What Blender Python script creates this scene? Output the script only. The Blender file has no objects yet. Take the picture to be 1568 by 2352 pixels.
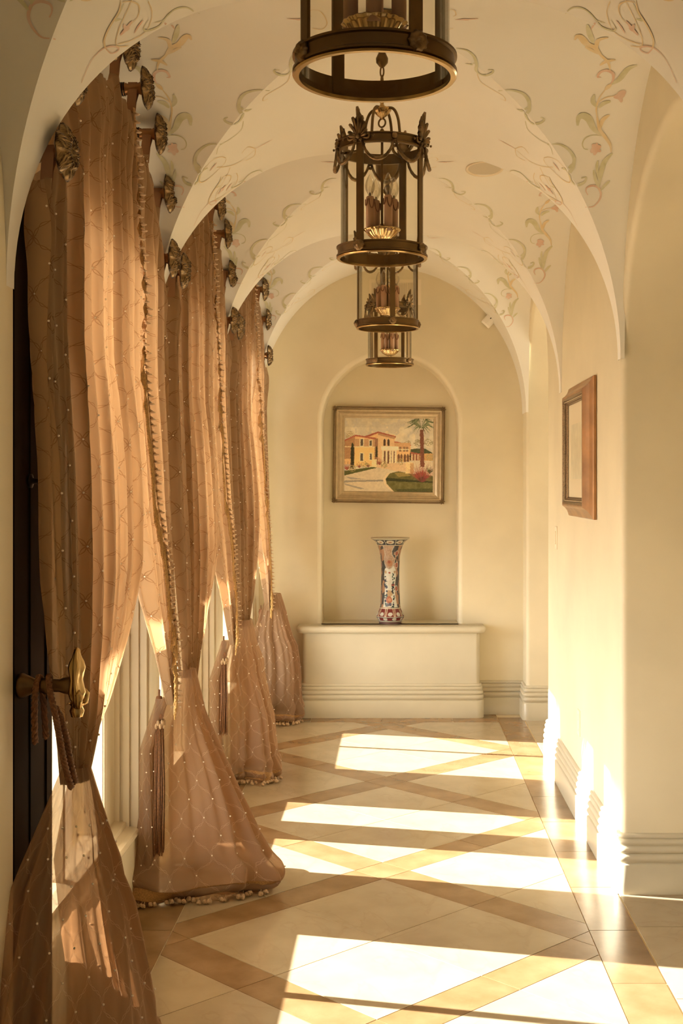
import bpy, math, random
import numpy as np
from mathutils import Vector, Matrix
PI = math.pi
C = bpy.context.scene.collection
SC = bpy.context.scene
random.seed(4)

# ------------------------------------------------------------------ camera
cam_d = bpy.data.cameras.new('camera')
cam = bpy.data.objects.new('camera', cam_d); C.objects.link(cam)
cam.location = (0, 0, 1.52); cam.rotation_euler = (PI/2, 0, 0)
cam_d.sensor_fit = 'HORIZONTAL'; cam_d.sensor_width = 36
cam_d.lens = 2897/1568*36
cam_d.shift_x = -128/1568; cam_d.shift_y = -62/1568
cam_d.clip_start = 0.05; cam_d.clip_end = 200
SC.camera = cam
# ------------------------------------------------------------------ world, sun, lamps, exposure
w = bpy.data.worlds.new('world'); SC.world = w; w.use_nodes = True
w.node_tree.nodes['Background'].inputs[0].default_value = (1.0, 0.99, 0.95, 1)
w.node_tree.nodes['Background'].inputs[1].default_value = 14.5
sd = bpy.data.lights.new('sun', 'SUN'); sun = bpy.data.objects.new('sun', sd); C.objects.link(sun)
sd.energy = 46; sd.color = (1.0, 0.985, 0.95); sd.angle = math.radians(0.5)
sun.rotation_euler = Vector((1, -.243, -.417)).to_track_quat('-Z', 'Y').to_euler()
def area(name, loc, direction, sx, sy, power, col):
    d = bpy.data.lights.new(name, 'AREA'); d.shape = 'RECTANGLE'; d.size = sx; d.size_y = sy
    d.energy = power; d.color = col
    o = bpy.data.objects.new(name, d); C.objects.link(o); o.location = loc
    o.rotation_euler = Vector(direction).to_track_quat('-Z', 'Y').to_euler(); return o
area('hall_end_daylight', (-.05, -.9, 1.5), (0, 1, 0), 1.5, 2.2, 2, (1, .90, .74))  # added fill lamp behind the camera; that end of the hall is closed
area('side_hall_daylight', (3.1, 5.4, 1.6), (-1, -.7, 0), 1.2, 1.8, 3, (1, .92, .76))  # added fill lamp in the side hall, brightens the left pier
area('side_hall_daylight_far', (3.1, 7.6, 1.7), (-1, 0, 0), 1.2, 1.8, 45, (1, .88, .68))  # added fill lamp beyond the far opening, brightens the end wall
SC.view_settings.view_transform = 'Standard'; SC.view_settings.look = 'None'
SC.view_settings.gamma = 1; SC.view_settings.use_curve_mapping = False
SC.view_settings.exposure = 0.13
try:
    SC.cycles.use_denoising = True
    SC.cycles.max_bounces = 12; SC.cycles.diffuse_bounces = 6; SC.cycles.glossy_bounces = 4
    SC.cycles.transmission_bounces = 8; SC.cycles.transparent_max_bounces = 16
    SC.cycles.sample_clamp_indirect = 8; SC.cycles.caustics_reflective = False; SC.cycles.caustics_refractive = False
    SC.cycles.use_adaptive_sampling = True; SC.cycles.adaptive_threshold = 0.02
except Exception: pass

# ------------------------------------------------------------------ helpers
def tag(o, label=None, cat=None, group=None, kind=None):
    if label: o['label'] = label
    if cat: o['category'] = cat
    if group: o['group'] = group
    if kind: o['kind'] = kind
    return o
def empty(name, loc=(0, 0, 0), rz=0):
    o = bpy.data.objects.new(name, None); C.objects.link(o); o.location = loc; o.rotation_euler = (0, 0, rz)
    o.empty_display_size = .05; return o
class MB:
    """collects geometry; build() links it as one mesh object"""
    def __init__(s): s.v = []; s.f = []; s.uv = []; s.col = []; s.smooth = []
    def add(s, vs, fs, smooth=True, uv=None, col=None):
        n = len(s.v); s.v += [tuple(p) for p in vs]; s.f += [tuple(i+n for i in f) for f in fs]
        s.smooth += [smooth]*len(fs)
        s.uv += list(uv) if uv is not None else [(0, 0)]*len(vs)
        s.col += list(col) if col is not None else [(1, 1, 1)]*len(vs)
    def box(s, x0, x1, y0, y1, z0, z1):
        vs = [(x, y, z) for z in (z0, z1) for y in (y0, y1) for x in (x0, x1)]
        s.add(vs, [(0, 2, 3, 1), (4, 5, 7, 6), (0, 1, 5, 4), (2, 6, 7, 3), (0, 4, 6, 2), (1, 3, 7, 5)], False)
    def grid(s, P, nu, nv, closeu=False, uv=None, col=None, smooth=True, flip=False):
        # P: list of (nu*nv) points, index i*nv+j
        fs = []
        for i in range(nu if closeu else nu-1):
            a = i*nv; b = ((i+1) % nu)*nv
            for j in range(nv-1):
                q = (a+j, b+j, b+j+1, a+j+1); fs.append(q[::-1] if flip else q)
        s.add(P, fs, smooth, uv, col)
    def lathe(s, prof, n=32, c=(0, 0, 0), axis='z', mod=None, smooth=True):
        P = []
        for i in range(n):
            t = 2*PI*i/n
            for (r, h) in prof:
                rr = r*(mod(t, h) if mod else 1)
                if axis == 'z': P.append((c[0]+rr*math.cos(t), c[1]+rr*math.sin(t), c[2]+h))
                else: P.append((c[0]+h, c[1]+rr*math.cos(t), c[2]+rr*math.sin(t)))
        s.grid(P, n, len(prof), True, smooth=smooth)
    def tube(s, pts, r, n=8, closed=False):
        pts = [Vector(p) for p in pts]; m = len(pts); P = []
        if m < 2: return
        up = Vector((0, 0, 1)); prev = None
        for i, p in enumerate(pts):
            if closed: t = pts[(i+1) % m]-pts[i-1]
            else: t = pts[min(i+1, m-1)]-pts[max(i-1, 0)]
            t.normalize()
            if prev is None:
                a = up if abs(t.dot(up)) < .9 else Vector((1, 0, 0)); nn = t.cross(a).normalized()
            else: nn = (prev-t*prev.dot(t)).normalized()
            prev = nn; b = t.cross(nn); rr = r[i] if isinstance(r, (list, tuple)) else r
            for k in range(n):
                a = 2*PI*k/n; P.append(p+nn*rr*math.cos(a)+b*rr*math.sin(a))
        rows = m; fs = []
        for i in range(rows if closed else rows-1):
            a = i*n; b2 = ((i+1) % rows)*n
            for k in range(n): fs.append((a+k, a+(k+1) % n, b2+(k+1) % n, b2+k))
        if not closed: fs.append(tuple(range(n))[::-1]); fs.append(tuple((rows-1)*n+k for k in range(n)))
        s.add(P, fs)
    def sphere(s, c, r, nu=8, nv=6, sc=(1, 1, 1)):
        P = []
        for i in range(nu):
            for j in range(nv+1):
                a = 2*PI*i/nu; b = PI*j/nv
                P.append((c[0]+sc[0]*r*math.sin(b)*math.cos(a), c[1]+sc[1]*r*math.sin(b)*math.sin(a), c[2]-sc[2]*r*math.cos(b)))
        s.grid(P, nu, nv+1, True)
    def ico(s, c, r):
        t = (1+5**.5)/2; q = r/math.sqrt(1+t*t)
        V = [(-1, t, 0), (1, t, 0), (-1, -t, 0), (1, -t, 0), (0, -1, t), (0, 1, t), (0, -1, -t), (0, 1, -t), (t, 0, -1), (t, 0, 1), (-t, 0, -1), (-t, 0, 1)]
        F = [(0, 11, 5), (0, 5, 1), (0, 1, 7), (0, 7, 10), (0, 10, 11), (1, 5, 9), (5, 11, 4), (11, 10, 2), (10, 7, 6), (7, 1, 8), (3, 9, 4), (3, 4, 2), (3, 2, 6), (3, 6, 8), (3, 8, 9), (4, 9, 5), (2, 4, 11), (6, 2, 10), (8, 6, 7), (9, 8, 1)]
        s.add([(c[0]+a*q, c[1]+b*q, c[2]+d*q) for a, b, d in V], F)
    def prism(s, poly, z0, z1):
        n = len(poly)
        vs = [(x, y, z0) for x, y in poly]+[(x, y, z1) for x, y in poly]
        fs = [tuple(range(n))[::-1], tuple(range(n, 2*n))]+[(i, (i+1) % n, n+(i+1) % n, n+i) for i in range(n)]
        s.add(vs, fs, False)
    def mesh(s, name, mat):
        me = bpy.data.meshes.new(name); me.from_pydata(s.v, [], s.f)
        me.polygons.foreach_set('use_smooth', s.smooth)
        li = np.empty(len(me.loops), dtype=np.int32); me.loops.foreach_get('vertex_index', li)
        if any(u != (0, 0) for u in s.uv[:50]):
            l = me.uv_layers.new(name='UVMap'); a = np.array(s.uv, dtype=np.float32)[li]; l.data.foreach_set('uv', a.ravel())
        if any(tuple(c) != (1, 1, 1) for c in s.col[:200]):
            ca = me.color_attributes.new('Col', 'FLOAT_COLOR', 'POINT')
            a = np.ones((len(s.v), 4), dtype=np.float32); a[:, :3] = np.array(s.col); ca.data.foreach_set('color', a.ravel())
        if mat: me.materials.append(mat)
        me.update(); return me
    def build(s, name, mat, parent=None, loc=None):
        o = bpy.data.objects.new(name, s.mesh(name, mat)); C.objects.link(o)
        if parent: o.parent = parent
        if loc: o.location = loc
        return o
def interp(x, xs, ys): return float(np.interp(x, xs, ys))
def srgb(r, g, b):
    f = lambda c: (c/255/12.92) if c/255 <= .04045 else ((c/255+.055)/1.055)**2.4
    return (f(r), f(g), f(b))
def copy_tree(o, parent=None):
    c = o.copy(); C.objects.link(c); c.parent = parent
    for ch in list(o.children): copy_tree(ch, c)
    return c

# ------------------------------------------------------------------ materials
def mat(name, col, rough=.6, metal=0, noise=0, nscale=6, bump=0, bscale=60, coat=0, spec=.5, col2=None, detail=4):
    m = bpy.data.materials.new(name); m.use_nodes = True; nt = m.node_tree; b = nt.nodes['Principled BSDF']
    b.inputs['Base Color'].default_value = (*col, 1); b.inputs['Roughness'].default_value = rough
    b.inputs['Metallic'].default_value = metal; b.inputs['Coat Weight'].default_value = coat
    b.inputs['Specular IOR Level'].default_value = spec
    tc = nt.nodes.new('ShaderNodeTexCoord')
    if noise or col2:
        n = nt.nodes.new('ShaderNodeTexNoise'); n.inputs['Scale'].default_value = nscale; n.inputs['Detail'].default_value = detail
        nt.links.new(tc.outputs['Object'], n.inputs['Vector'])
        r = nt.nodes.new('ShaderNodeValToRGB'); nt.links.new(n.outputs['Fac'], r.inputs['Fac'])
        c2 = col2 or tuple(c*(1-noise) for c in col)
        r.color_ramp.elements[0].position = .3; r.color_ramp.elements[1].position = .7
        r.color_ramp.elements[0].color = (*c2, 1); r.color_ramp.elements[1].color = (*col, 1)
        nt.links.new(r.outputs['Color'], b.inputs['Base Color'])
    if bump:
        n = nt.nodes.new('ShaderNodeTexNoise'); n.inputs['Scale'].default_value = bscale; n.inputs['Detail'].default_value = 6
        nt.links.new(tc.outputs['Object'], n.inputs['Vector'])
        bp = nt.nodes.new('ShaderNodeBump'); bp.inputs['Strength'].default_value = bump; bp.inputs['Distance'].default_value = .002
        nt.links.new(n.outputs['Fac'], bp.inputs['Height']); nt.links.new(bp.outputs['Normal'], b.inputs['Normal'])
    return m
M = {}
M['wall'] = mat('wall_plaster', (.78, .70, .51), .55, noise=.13, nscale=2.2, bump=.15, bscale=25)
M['vault'] = mat('vault_plaster', (.85, .83, .76), .6, noise=.05, nscale=1.5, bump=.1, bscale=20)
M['stone'] = mat('cast_stone', (.58, .53, .40), .35, noise=.08, nscale=5, coat=.1)
M['frame'] = mat('painted_frame', (.76, .68, .52), .4, bump=.05)
M['grout'] = mat('grout', (.70, .58, .38), .8)
M['ext'] = mat('terrace_stone', (.55, .48, .38), .8, noise=.2)
M['shutter'] = mat('dark_shutter_wood', (.02, .012, .007), .9, spec=.1)
M['iron'] = mat('dark_iron', (.015, .011, .008), .4, metal=.6)
M['bronze'] = mat('antique_brass', (.22, .14, .06), .38, metal=.9, noise=.35, nscale=12, bump=.1)
M['brass'] = mat('polished_brass', (.62, .42, .18), .22, metal=1, noise=.25, nscale=20)
M['gilt'] = mat('antique_gilt', (.36, .24, .12), .36, metal=.9, noise=.75, nscale=45, bump=.3, bscale=200)
def darken_creases(m, dark, lo=.47, hi=.53):  # mixes a darker base colour into the creases by pointiness
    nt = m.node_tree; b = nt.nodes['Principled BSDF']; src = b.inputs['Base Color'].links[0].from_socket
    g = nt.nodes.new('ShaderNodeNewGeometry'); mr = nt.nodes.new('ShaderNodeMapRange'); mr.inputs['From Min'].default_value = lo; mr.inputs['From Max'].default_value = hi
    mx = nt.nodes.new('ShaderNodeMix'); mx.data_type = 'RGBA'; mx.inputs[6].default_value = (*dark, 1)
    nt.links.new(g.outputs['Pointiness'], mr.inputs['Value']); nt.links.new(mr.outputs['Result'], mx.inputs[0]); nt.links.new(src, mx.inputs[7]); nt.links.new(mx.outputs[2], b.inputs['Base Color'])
M['rosette'] = mat('rosette_gilt', (.56, .38, .18), .34, metal=.8, noise=.25, nscale=30); darken_creases(M['rosette'], (.035, .018, .008), .44, .56)
M['neck'] = mat('copper_neck', (.34, .17, .075), .3, metal=.9)
M['wax'] = mat('wax_sleeve', (.60, .36, .22), .5, noise=.1, nscale=30)
M['drip'] = mat('wax_drip', (.24, .10, .05), .45)
M['white'] = mat('white_plastic', (.88, .85, .77), .4)
M['grey'] = mat('grille_grey', (.60, .54, .42), .6)
M['pearl'] = mat('pearl', (.85, .75, .6), .15, coat=.6)
M['gimp'] = mat('gimp_braid', (.50, .27, .09), .6, noise=.5, nscale=220, bump=.5, bscale=300)
M['cord'] = mat('twisted_cord', (.26, .11, .04), .6, noise=.5, nscale=160)
M['tuft'] = mat('silk_tuft', (.72, .55, .38), .55)
M['fgold'] = mat('champagne_frame', (.60, .48, .30), .35, metal=.45, noise=.2, nscale=30)
M['fdark'] = mat('frame_shadow_gilt', (.34, .23, .12), .4, metal=.6, noise=.6, nscale=180)  # darker gilt of rope edge, corner leaves and inner moulding
M['fwood'] = mat('frame_wood', (.44, .22, .08), .36, noise=.45, nscale=9, coat=.2, metal=.35)
M['matb'] = mat('mat_board', (.70, .61, .43), .8)
M['leaf'] = None
def add_joint_variation(m, amt):
    nt = m.node_tree; b = nt.nodes['Principled BSDF']; src = b.inputs['Base Color'].links[0].from_socket
    oi = nt.nodes.new('ShaderNodeObjectInfo'); h = nt.nodes.new('ShaderNodeHueSaturation')
    mr = nt.nodes.new('ShaderNodeMapRange'); mr.inputs['To Min'].default_value = 1-amt; mr.inputs['To Max'].default_value = 1+amt*.3
    nt.links.new(oi.outputs['Random'], mr.inputs['Value']); nt.links.new(mr.outputs['Result'], h.inputs['Value'])
    nt.links.new(src, h.inputs['Color']); nt.links.new(h.outputs['Color'], b.inputs['Base Color'])
def stone_mat(name, c1, c2, rough, veins, amt, vscale=1.6):
    m = bpy.data.materials.new(name); m.use_nodes = True; nt = m.node_tree; b = nt.nodes['Principled BSDF']
    b.inputs['Roughness'].default_value = rough; b.inputs['Specular IOR Level'].default_value = .6
    tc = nt.nodes.new('ShaderNodeTexCoord')
    n = nt.nodes.new('ShaderNodeTexNoise'); n.inputs['Scale'].default_value = 7; n.inputs['Detail'].default_value = 8
    nt.links.new(tc.outputs['Object'], n.inputs['Vector'])
    r = nt.nodes.new('ShaderNodeValToRGB'); r.color_ramp.elements[0].position = .35; r.color_ramp.elements[1].position = .65
    r.color_ramp.elements[0].color = (*c2, 1); r.color_ramp.elements[1].color = (*c1, 1)
    nt.links.new(n.outputs['Fac'], r.inputs['Fac'])
    v = nt.nodes.new('ShaderNodeTexNoise'); v.inputs['Scale'].default_value = vscale; v.inputs['Detail'].default_value = 7; v.inputs['Distortion'].default_value = 1.2
    nt.links.new(tc.outputs['Object'], v.inputs['Vector'])
    r2 = nt.nodes.new('ShaderNodeValToRGB'); e = r2.color_ramp.elements
    e[0].position = .488; e[0].color = (0, 0, 0, 1); e[1].position = .5; e[1].color = (1, 1, 1, 1)
    x = e.new(.512); x.color = (0, 0, 0, 1)
    nt.links.new(v.outputs['Fac'], r2.inputs['Fac'])
    mx = nt.nodes.new('ShaderNodeMix'); mx.data_type = 'RGBA'
    mu = nt.nodes.new('ShaderNodeMath'); mu.operation = 'MULTIPLY'; mu.inputs[1].default_value = veins
    nt.links.new(r2.outputs['Color'], mu.inputs[0]); nt.links.new(mu.outputs[0], mx.inputs[0])
    nt.links.new(r.outputs['Color'], mx.inputs[6]); mx.inputs[7].default_value = (c1[0]*.6, c1[1]*.5, c1[2]*.42, 1)
    nt.links.new(mx.outputs[2], b.inputs['Base Color'])
    add_joint_variation(m, amt)
    return m
M['marble'] = stone_mat('cream_marble', (.42, .335, .22), (.37, .29, .185), .12, .16, .05)
M['lime'] = stone_mat('brown_limestone', (.30, .185, .09), (.22, .13, .055), .22, .12, .12, 5)
def glass(name, tint=(1, 1, 1), gl=.08):
    m = bpy.data.materials.new(name); m.use_nodes = True; nt = m.node_tree; nt.nodes.clear()
    out = nt.nodes.new('ShaderNodeOutputMaterial'); mx = nt.nodes.new('ShaderNodeMixShader')
    t = nt.nodes.new('ShaderNodeBsdfTransparent'); t.inputs[0].default_value = (*tint, 1)
    g = nt.nodes.new('ShaderNodeBsdfGlossy'); g.inputs['Roughness'].default_value = .03
    fr = nt.nodes.new('ShaderNodeLayerWeight'); fr.inputs[0].default_value = gl*3
    ml = nt.nodes.new('ShaderNodeMath'); ml.operation = 'MULTIPLY_ADD'; ml.inputs[1].default_value = .5; ml.inputs[2].default_value = gl*.4
    nt.links.new(fr.outputs['Fresnel'], ml.inputs[0]); nt.links.new(ml.outputs[0], mx.inputs[0])
    nt.links.new(t.outputs[0], mx.inputs[1]); nt.links.new(g.outputs[0], mx.inputs[2]); nt.links.new(mx.outputs[0], out.inputs[0])
    return m
M['glass'] = glass('clear_glass', (.99, .985, .96), .03); M['pane'] = glass('window_glass', (.99, .98, .96), .05)
M['bulb'] = glass('bulb_glass', (.96, .93, .86), .14)
def vcol(name, rough=.5, spec=.4, coat=0):
    m = bpy.data.materials.new(name); m.use_nodes = True; nt = m.node_tree; b = nt.nodes['Principled BSDF']
    a = nt.nodes.new('ShaderNodeVertexColor'); a.layer_name = 'Col'; nt.links.new(a.outputs[0], b.inputs['Base Color'])
    b.inputs['Roughness'].default_value = rough; b.inputs['Specular IOR Level'].default_value = spec; b.inputs['Coat Weight'].default_value = coat
    return m
M['oil'] = vcol('oil_paint', .5); M['porcelain'] = vcol('glazed_porcelain', .38, .25, 0)
def fresco(name, col):
    return mat(name, col, .65, noise=.0, nscale=30, col2=tuple(.6*c+.4*v for c, v in zip(col, (.85, .83, .76))))
FR = {'g': fresco('fresco_green', (.60, .58, .36)), 'o': fresco('fresco_ochre', (.76, .60, .33)), 'p': fresco('fresco_rose', (.72, .49, .37))}
# sheer embroidered organza
def sheer(name, colr, transp, line_dark):
    m = bpy.data.materials.new(name); m.use_nodes = True; nt = m.node_tree; nt.nodes.clear(); L = nt.links
    def N(t, **k):
        n = nt.nodes.new(t)
        for a, b in k.items(): setattr(n, a, b)
        return n
    def Mt(op, a, b=None, c=None):
        n = N('ShaderNodeMath', operation=op)
        for i, x in enumerate((a, b, c)):
            if x is None: continue
            if isinstance(x, (int, float)): n.inputs[i].default_value = x
            else: L.new(x, n.inputs[i])
        return n.outputs[0]
    uv = N('ShaderNodeUVMap', uv_map='UVMap'); sp = N('ShaderNodeSeparateXYZ'); L.new(uv.outputs[0], sp.inputs[0])
    U, V = sp.outputs[0], sp.outputs[1]
    p = Mt('MULTIPLY', Mt('ADD', U, V), 1/.14); q = Mt('MULTIPLY', Mt('SUBTRACT', U, V), 1/.14)
    def strands(a, b):
        s = Mt('MULTIPLY', Mt('SINE', Mt('MULTIPLY', b, 4*PI)), .032); a = Mt('ADD', a, Mt('MULTIPLY', Mt('SINE', Mt('MULTIPLY', b, 2*PI)), .06))
        out = None
        for sg in (1, -1):
            d = Mt('ADD', a, Mt('MULTIPLY', s, sg)); fr = Mt('ABSOLUTE', Mt('SUBTRACT', d, Mt('ROUND', d)))
            ln = Mt('LESS_THAN', fr, .0105); out = ln if out is None else Mt('MAXIMUM', out, ln)
        return out
    line = Mt('MAXIMUM', strands(p, q), strands(q, p))
    # little flower knots at the crossings
    a = Mt('SUBTRACT', p, Mt('ROUND', p)); b = Mt('SUBTRACT', q, Mt('ROUND', q))
    rr = Mt('SQRT', Mt('ADD', Mt('MULTIPLY', a, a), Mt('MULTIPLY', b, b)))
    ang = Mt('ARCTAN2', a, b); pet = Mt('ADD', Mt('MULTIPLY', Mt('ABSOLUTE', Mt('SINE', Mt('MULTIPLY', ang, 2.5))), .06), .012)
    line = Mt('MAXIMUM', line, Mt('MULTIPLY', Mt('LESS_THAN', rr, pet), .8))
    colm = N('ShaderNodeMix', data_type='RGBA'); L.new(line, colm.inputs[0])
    colm.inputs[6].default_value = (*colr, 1); colm.inputs[7].default_value = (*line_dark, 1)
    di = N('ShaderNodeBsdfDiffuse'); tr = N('ShaderNodeBsdfTranslucent'); tp = N('ShaderNodeBsdfTransparent')
    sh = N('ShaderNodeBsdfSheen'); sh.inputs[0].default_value = (.9, .7, .5, 1); sh.inputs[1].default_value = .4
    L.new(colm.outputs[2], di.inputs[0]); hs = N('ShaderNodeMix', data_type='RGBA', blend_type='MULTIPLY'); hs.inputs[0].default_value = 1; L.new(colm.outputs[2], hs.inputs[6]); hs.inputs[7].default_value = (.64, .52, .39, 1); L.new(hs.outputs[2], tr.inputs[0]); tp.inputs[0].default_value = (1, .86, .7, 1)
    m1 = N('ShaderNodeMixShader'); m1.inputs[0].default_value = .55; L.new(di.outputs[0], m1.inputs[1]); L.new(tr.outputs[0], m1.inputs[2])
    m0 = N('ShaderNodeAddShader'); L.new(m1.outputs[0], m0.inputs[0]); L.new(sh.outputs[0], m0.inputs[1])
    ms = N('ShaderNodeMixShader'); ms.inputs[0].default_value = .12; L.new(m1.outputs[0], ms.inputs[1]); L.new(sh.outputs[0], ms.inputs[2])
    lw = N('ShaderNodeLayerWeight'); lw.inputs[0].default_value = .35
    tf = Mt('MULTIPLY', Mt('SUBTRACT', 1.0, lw.outputs['Facing']), transp)
    tf = Mt('MULTIPLY', tf, Mt('SUBTRACT', 1.0, Mt('MULTIPLY', line, .4)))
    m2 = N('ShaderNodeMixShader'); L.new(tf, m2.inputs[0]); L.new(ms.outputs[0], m2.inputs[1]); L.new(tp.outputs[0], m2.inputs[2])
    out = N('ShaderNodeOutputMaterial'); L.new(m2.outputs[0], out.inputs[0]); return m
M['organza'] = sheer('embroidered_organza', (.60, .43, .27), .20, (.40, .25, .14))
M['organza_tail'] = sheer('embroidered_organza_tail', (.58, .40, .26), .34, (.68, .50, .35))

# ------------------------------------------------------------------ layout constants (metres)
XC = -.045; A = .875; Z0 = 1.99; B = .97; TH = .83; PER = 1.72; BC = [3.86+PER*k for k in range(-2, 3)]
XR = .835; XL = -.92; XW = -1.04; YB = 8.38; YN = -1.0
def ceilz(X, Y):
    a = abs(X-XC)/A; t = min(abs(Y-b) for b in BC)/TH
    zm = Z0+B*math.sqrt(1-a*a) if a < 1 else Z0
    zc = Z0+B*math.sqrt(1-t*t) if t < 1 else Z0
    return max(zm, zc)

# ------------------------------------------------------------------ floor
FX = XC-.012
floor = MB(); floor.box(-1.05, 3.3, YN, 8.9, -.08, -.0025)
floor = tag(floor.build('floor', M['grout']), kind='structure')
def clip(poly, n, d):   # keep n.p <= d
    out = []
    for i in range(len(poly)):
        a, b = poly[i], poly[(i+1) % len(poly)]
        da, db = n[0]*a[0]+n[1]*a[1]-d, n[0]*b[0]+n[1]*b[1]-d
        if da <= 0: out.append(a)
        if da*db < 0:
            t = da/(da-db); out.append((a[0]+t*(b[0]-a[0]), a[1]+t*(b[1]-a[1])))
    return out
def parea(p): return abs(sum(p[i][0]*p[(i+1) % len(p)][1]-p[(i+1) % len(p)][0]*p[i][1] for i in range(len(p))))/2 if len(p) > 2 else 0
def tile(poly, name, m):
    if parea(poly) < 2e-4: return
    cx = sum(p[0] for p in poly)/len(poly); cy = sum(p[1] for p in poly)/len(poly)
    dz = random.uniform(-.0002, .0002); mb = MB(); mb.prism(poly, -.012, dz)
    # texture space shifts per tile: keep geometry local, offset object
    mb.v = [(x-cx, y-cy, z) for x, y, z in mb.v]
    o = mb.build(name, m, floor, (cx, cy, 0)); return o
HW = .711; G = .0016; NODE = 4.975; DI = 1.495; side = DI/math.sqrt(2); bw = .152; tw = (side-bw)/2
cuts = []
for k in range(-9, 10):
    b0 = k*side-bw/2; cuts += [(b0, b0+bw, 1), (b0+bw, b0+bw+tw, 0), (b0+bw+tw, b0+side, 0)]
r2 = math.sqrt(.5); Y0p, Y1p = 1.0, 8.083
for (a0, a1, ta) in cuts:
    for (b0, b1, tb) in cuts:
        q = [(a0+G, b0+G), (a1-G, b0+G), (a1-G, b1-G), (a0+G, b1-G)]
        P = [(FX+(a-b)*r2, NODE+(a+b)*r2) for a, b in q]
        if max(p[1] for p in P) < Y0p or min(p[1] for p in P) > Y1p or min(p[0] for p in P) > FX+HW or max(p[0] for p in P) < FX-HW: continue
        for n, d in (((1, 0), FX+HW-G), ((-1, 0), -(FX-HW+G)), ((0, 1), Y1p-G), ((0, -1), -Y0p-G)): P = clip(P, n, d) if P else P
        if P: tile(P, 'limestone_tile' if (ta or tb) else 'marble_tile', M['lime'] if (ta or tb) else M['marble'])
BW = .166
def rect(x0, x1, y0, y1): return [(x0+G, y0+G), (x1-G, y0+G), (x1-G, y1-G), (x0+G, y1-G)]
ys = [Y0p]+[3.846+.4612*k for k in range(-6, 10) if Y0p+.05 < 3.846+.4612*k < 8.0]+[8.249]
for x0, x1 in ((FX+HW, FX+HW+BW), (FX-HW-BW, FX-HW)):
    for a, b in zip(ys, ys[1:]): tile(rect(x0, x1, a, b), 'limestone_tile', M['lime'])
xs = [FX-HW]+[XC-.055+.458*k for k in (-1, 0, 1)]+[FX+HW]
for a, b in zip(xs, xs[1:]): tile(rect(a, b, 8.083, 8.37), 'limestone_tile', M['lime'])
# marble beyond the right border, in the side hall
xe = FX+HW+BW
for i, x0 in enumerate(np.arange(xe, 2.9, .61)):
    for y0 in np.arange(1.9, 8.8, .61):
        tile(rect(x0+.004, min(x0+.61, 3.2), y0, min(y0+.61, 8.85)), 'marble_tile', M['marble'])

# ------------------------------------------------------------------ vaulted ceiling
cb = MB(); n1 = 40; n2 = 8
edges = [YN]+BC+[None]
def barrel_strip(ylo, yhi):   # functions of s giving the two Y limits
    P = []
    for i in range(2*n1+1):
        ph = PI*i/(2*n1); s = math.cos(ph)
        for j in range(n2+1):
            lo, hi = ylo(abs(s)), yhi(abs(s)); P.append((XC+A*s, lo+(hi-lo)*j/n2, Z0+B*math.sin(ph)))
    cb.grid(P, 2*n1+1, n2+1)
barrel_strip(lambda s: YN, lambda s: BC[0]-TH*s)
for a, b in zip(BC, BC[1:]): barrel_strip(lambda s, a=a: a+TH*s, lambda s, b=b: b-TH*s)
barrel_strip(lambda s: BC[-1]+TH*s, lambda s: YB+.01)
for yc in BC:
    for sg, xe_ in ((1, XR+.01), (-1, XW-.02)):
        P = []
        for i in range(2*n1+1):
            ph = PI*i/(2*n1); t = math.cos(ph); x0 = XC+sg*A*abs(t)
            for j in range(n2+1): P.append((x0+(xe_-x0)*j/n2, yc+TH*t, Z0+B*math.sin(ph)))
        cb.grid(P, 2*n1+1, n2+1)
ceiling = tag(cb.build('ceiling', M['vault']), kind='structure')

# painted vine ornament on the vault (traced as strokes, laid on the plaster)
def hit(px, py):
    dx, dz = (px-912)/2897, (1114-py)/2897; lo = None
    Y = 2.3
    while Y < 9:
        if 1.52+dz*Y >= ceilz(dx*Y, Y)-1e-6: break
        Y += .02
    a, b = Y-.02, Y
    for _ in range(14):
        m = (a+b)/2
        if 1.52+dz*m >= ceilz(dx*m, m): b = m
        else: a = m
    return (dx*b, b)
def smooth_path(pts, n=5):
    out = []
    for i in range(len(pts)-1):
        p0, p1, p2, p3 = [np.array(pts[max(0, min(len(pts)-1, k))], float) for k in (i-1, i, i+1, i+2)]
        for k in range(n):
            t = k/n; out.append(.5*((2*p1)+(-p0+p2)*t+(2*p0-5*p1+4*p2-p3)*t*t+(-p0+3*p1-3*p2+p3)*t**3))
    out.append(np.array(pts[-1], float)); return out
def s3(x, y): return (900+x/2.347, y/2.347)
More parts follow.
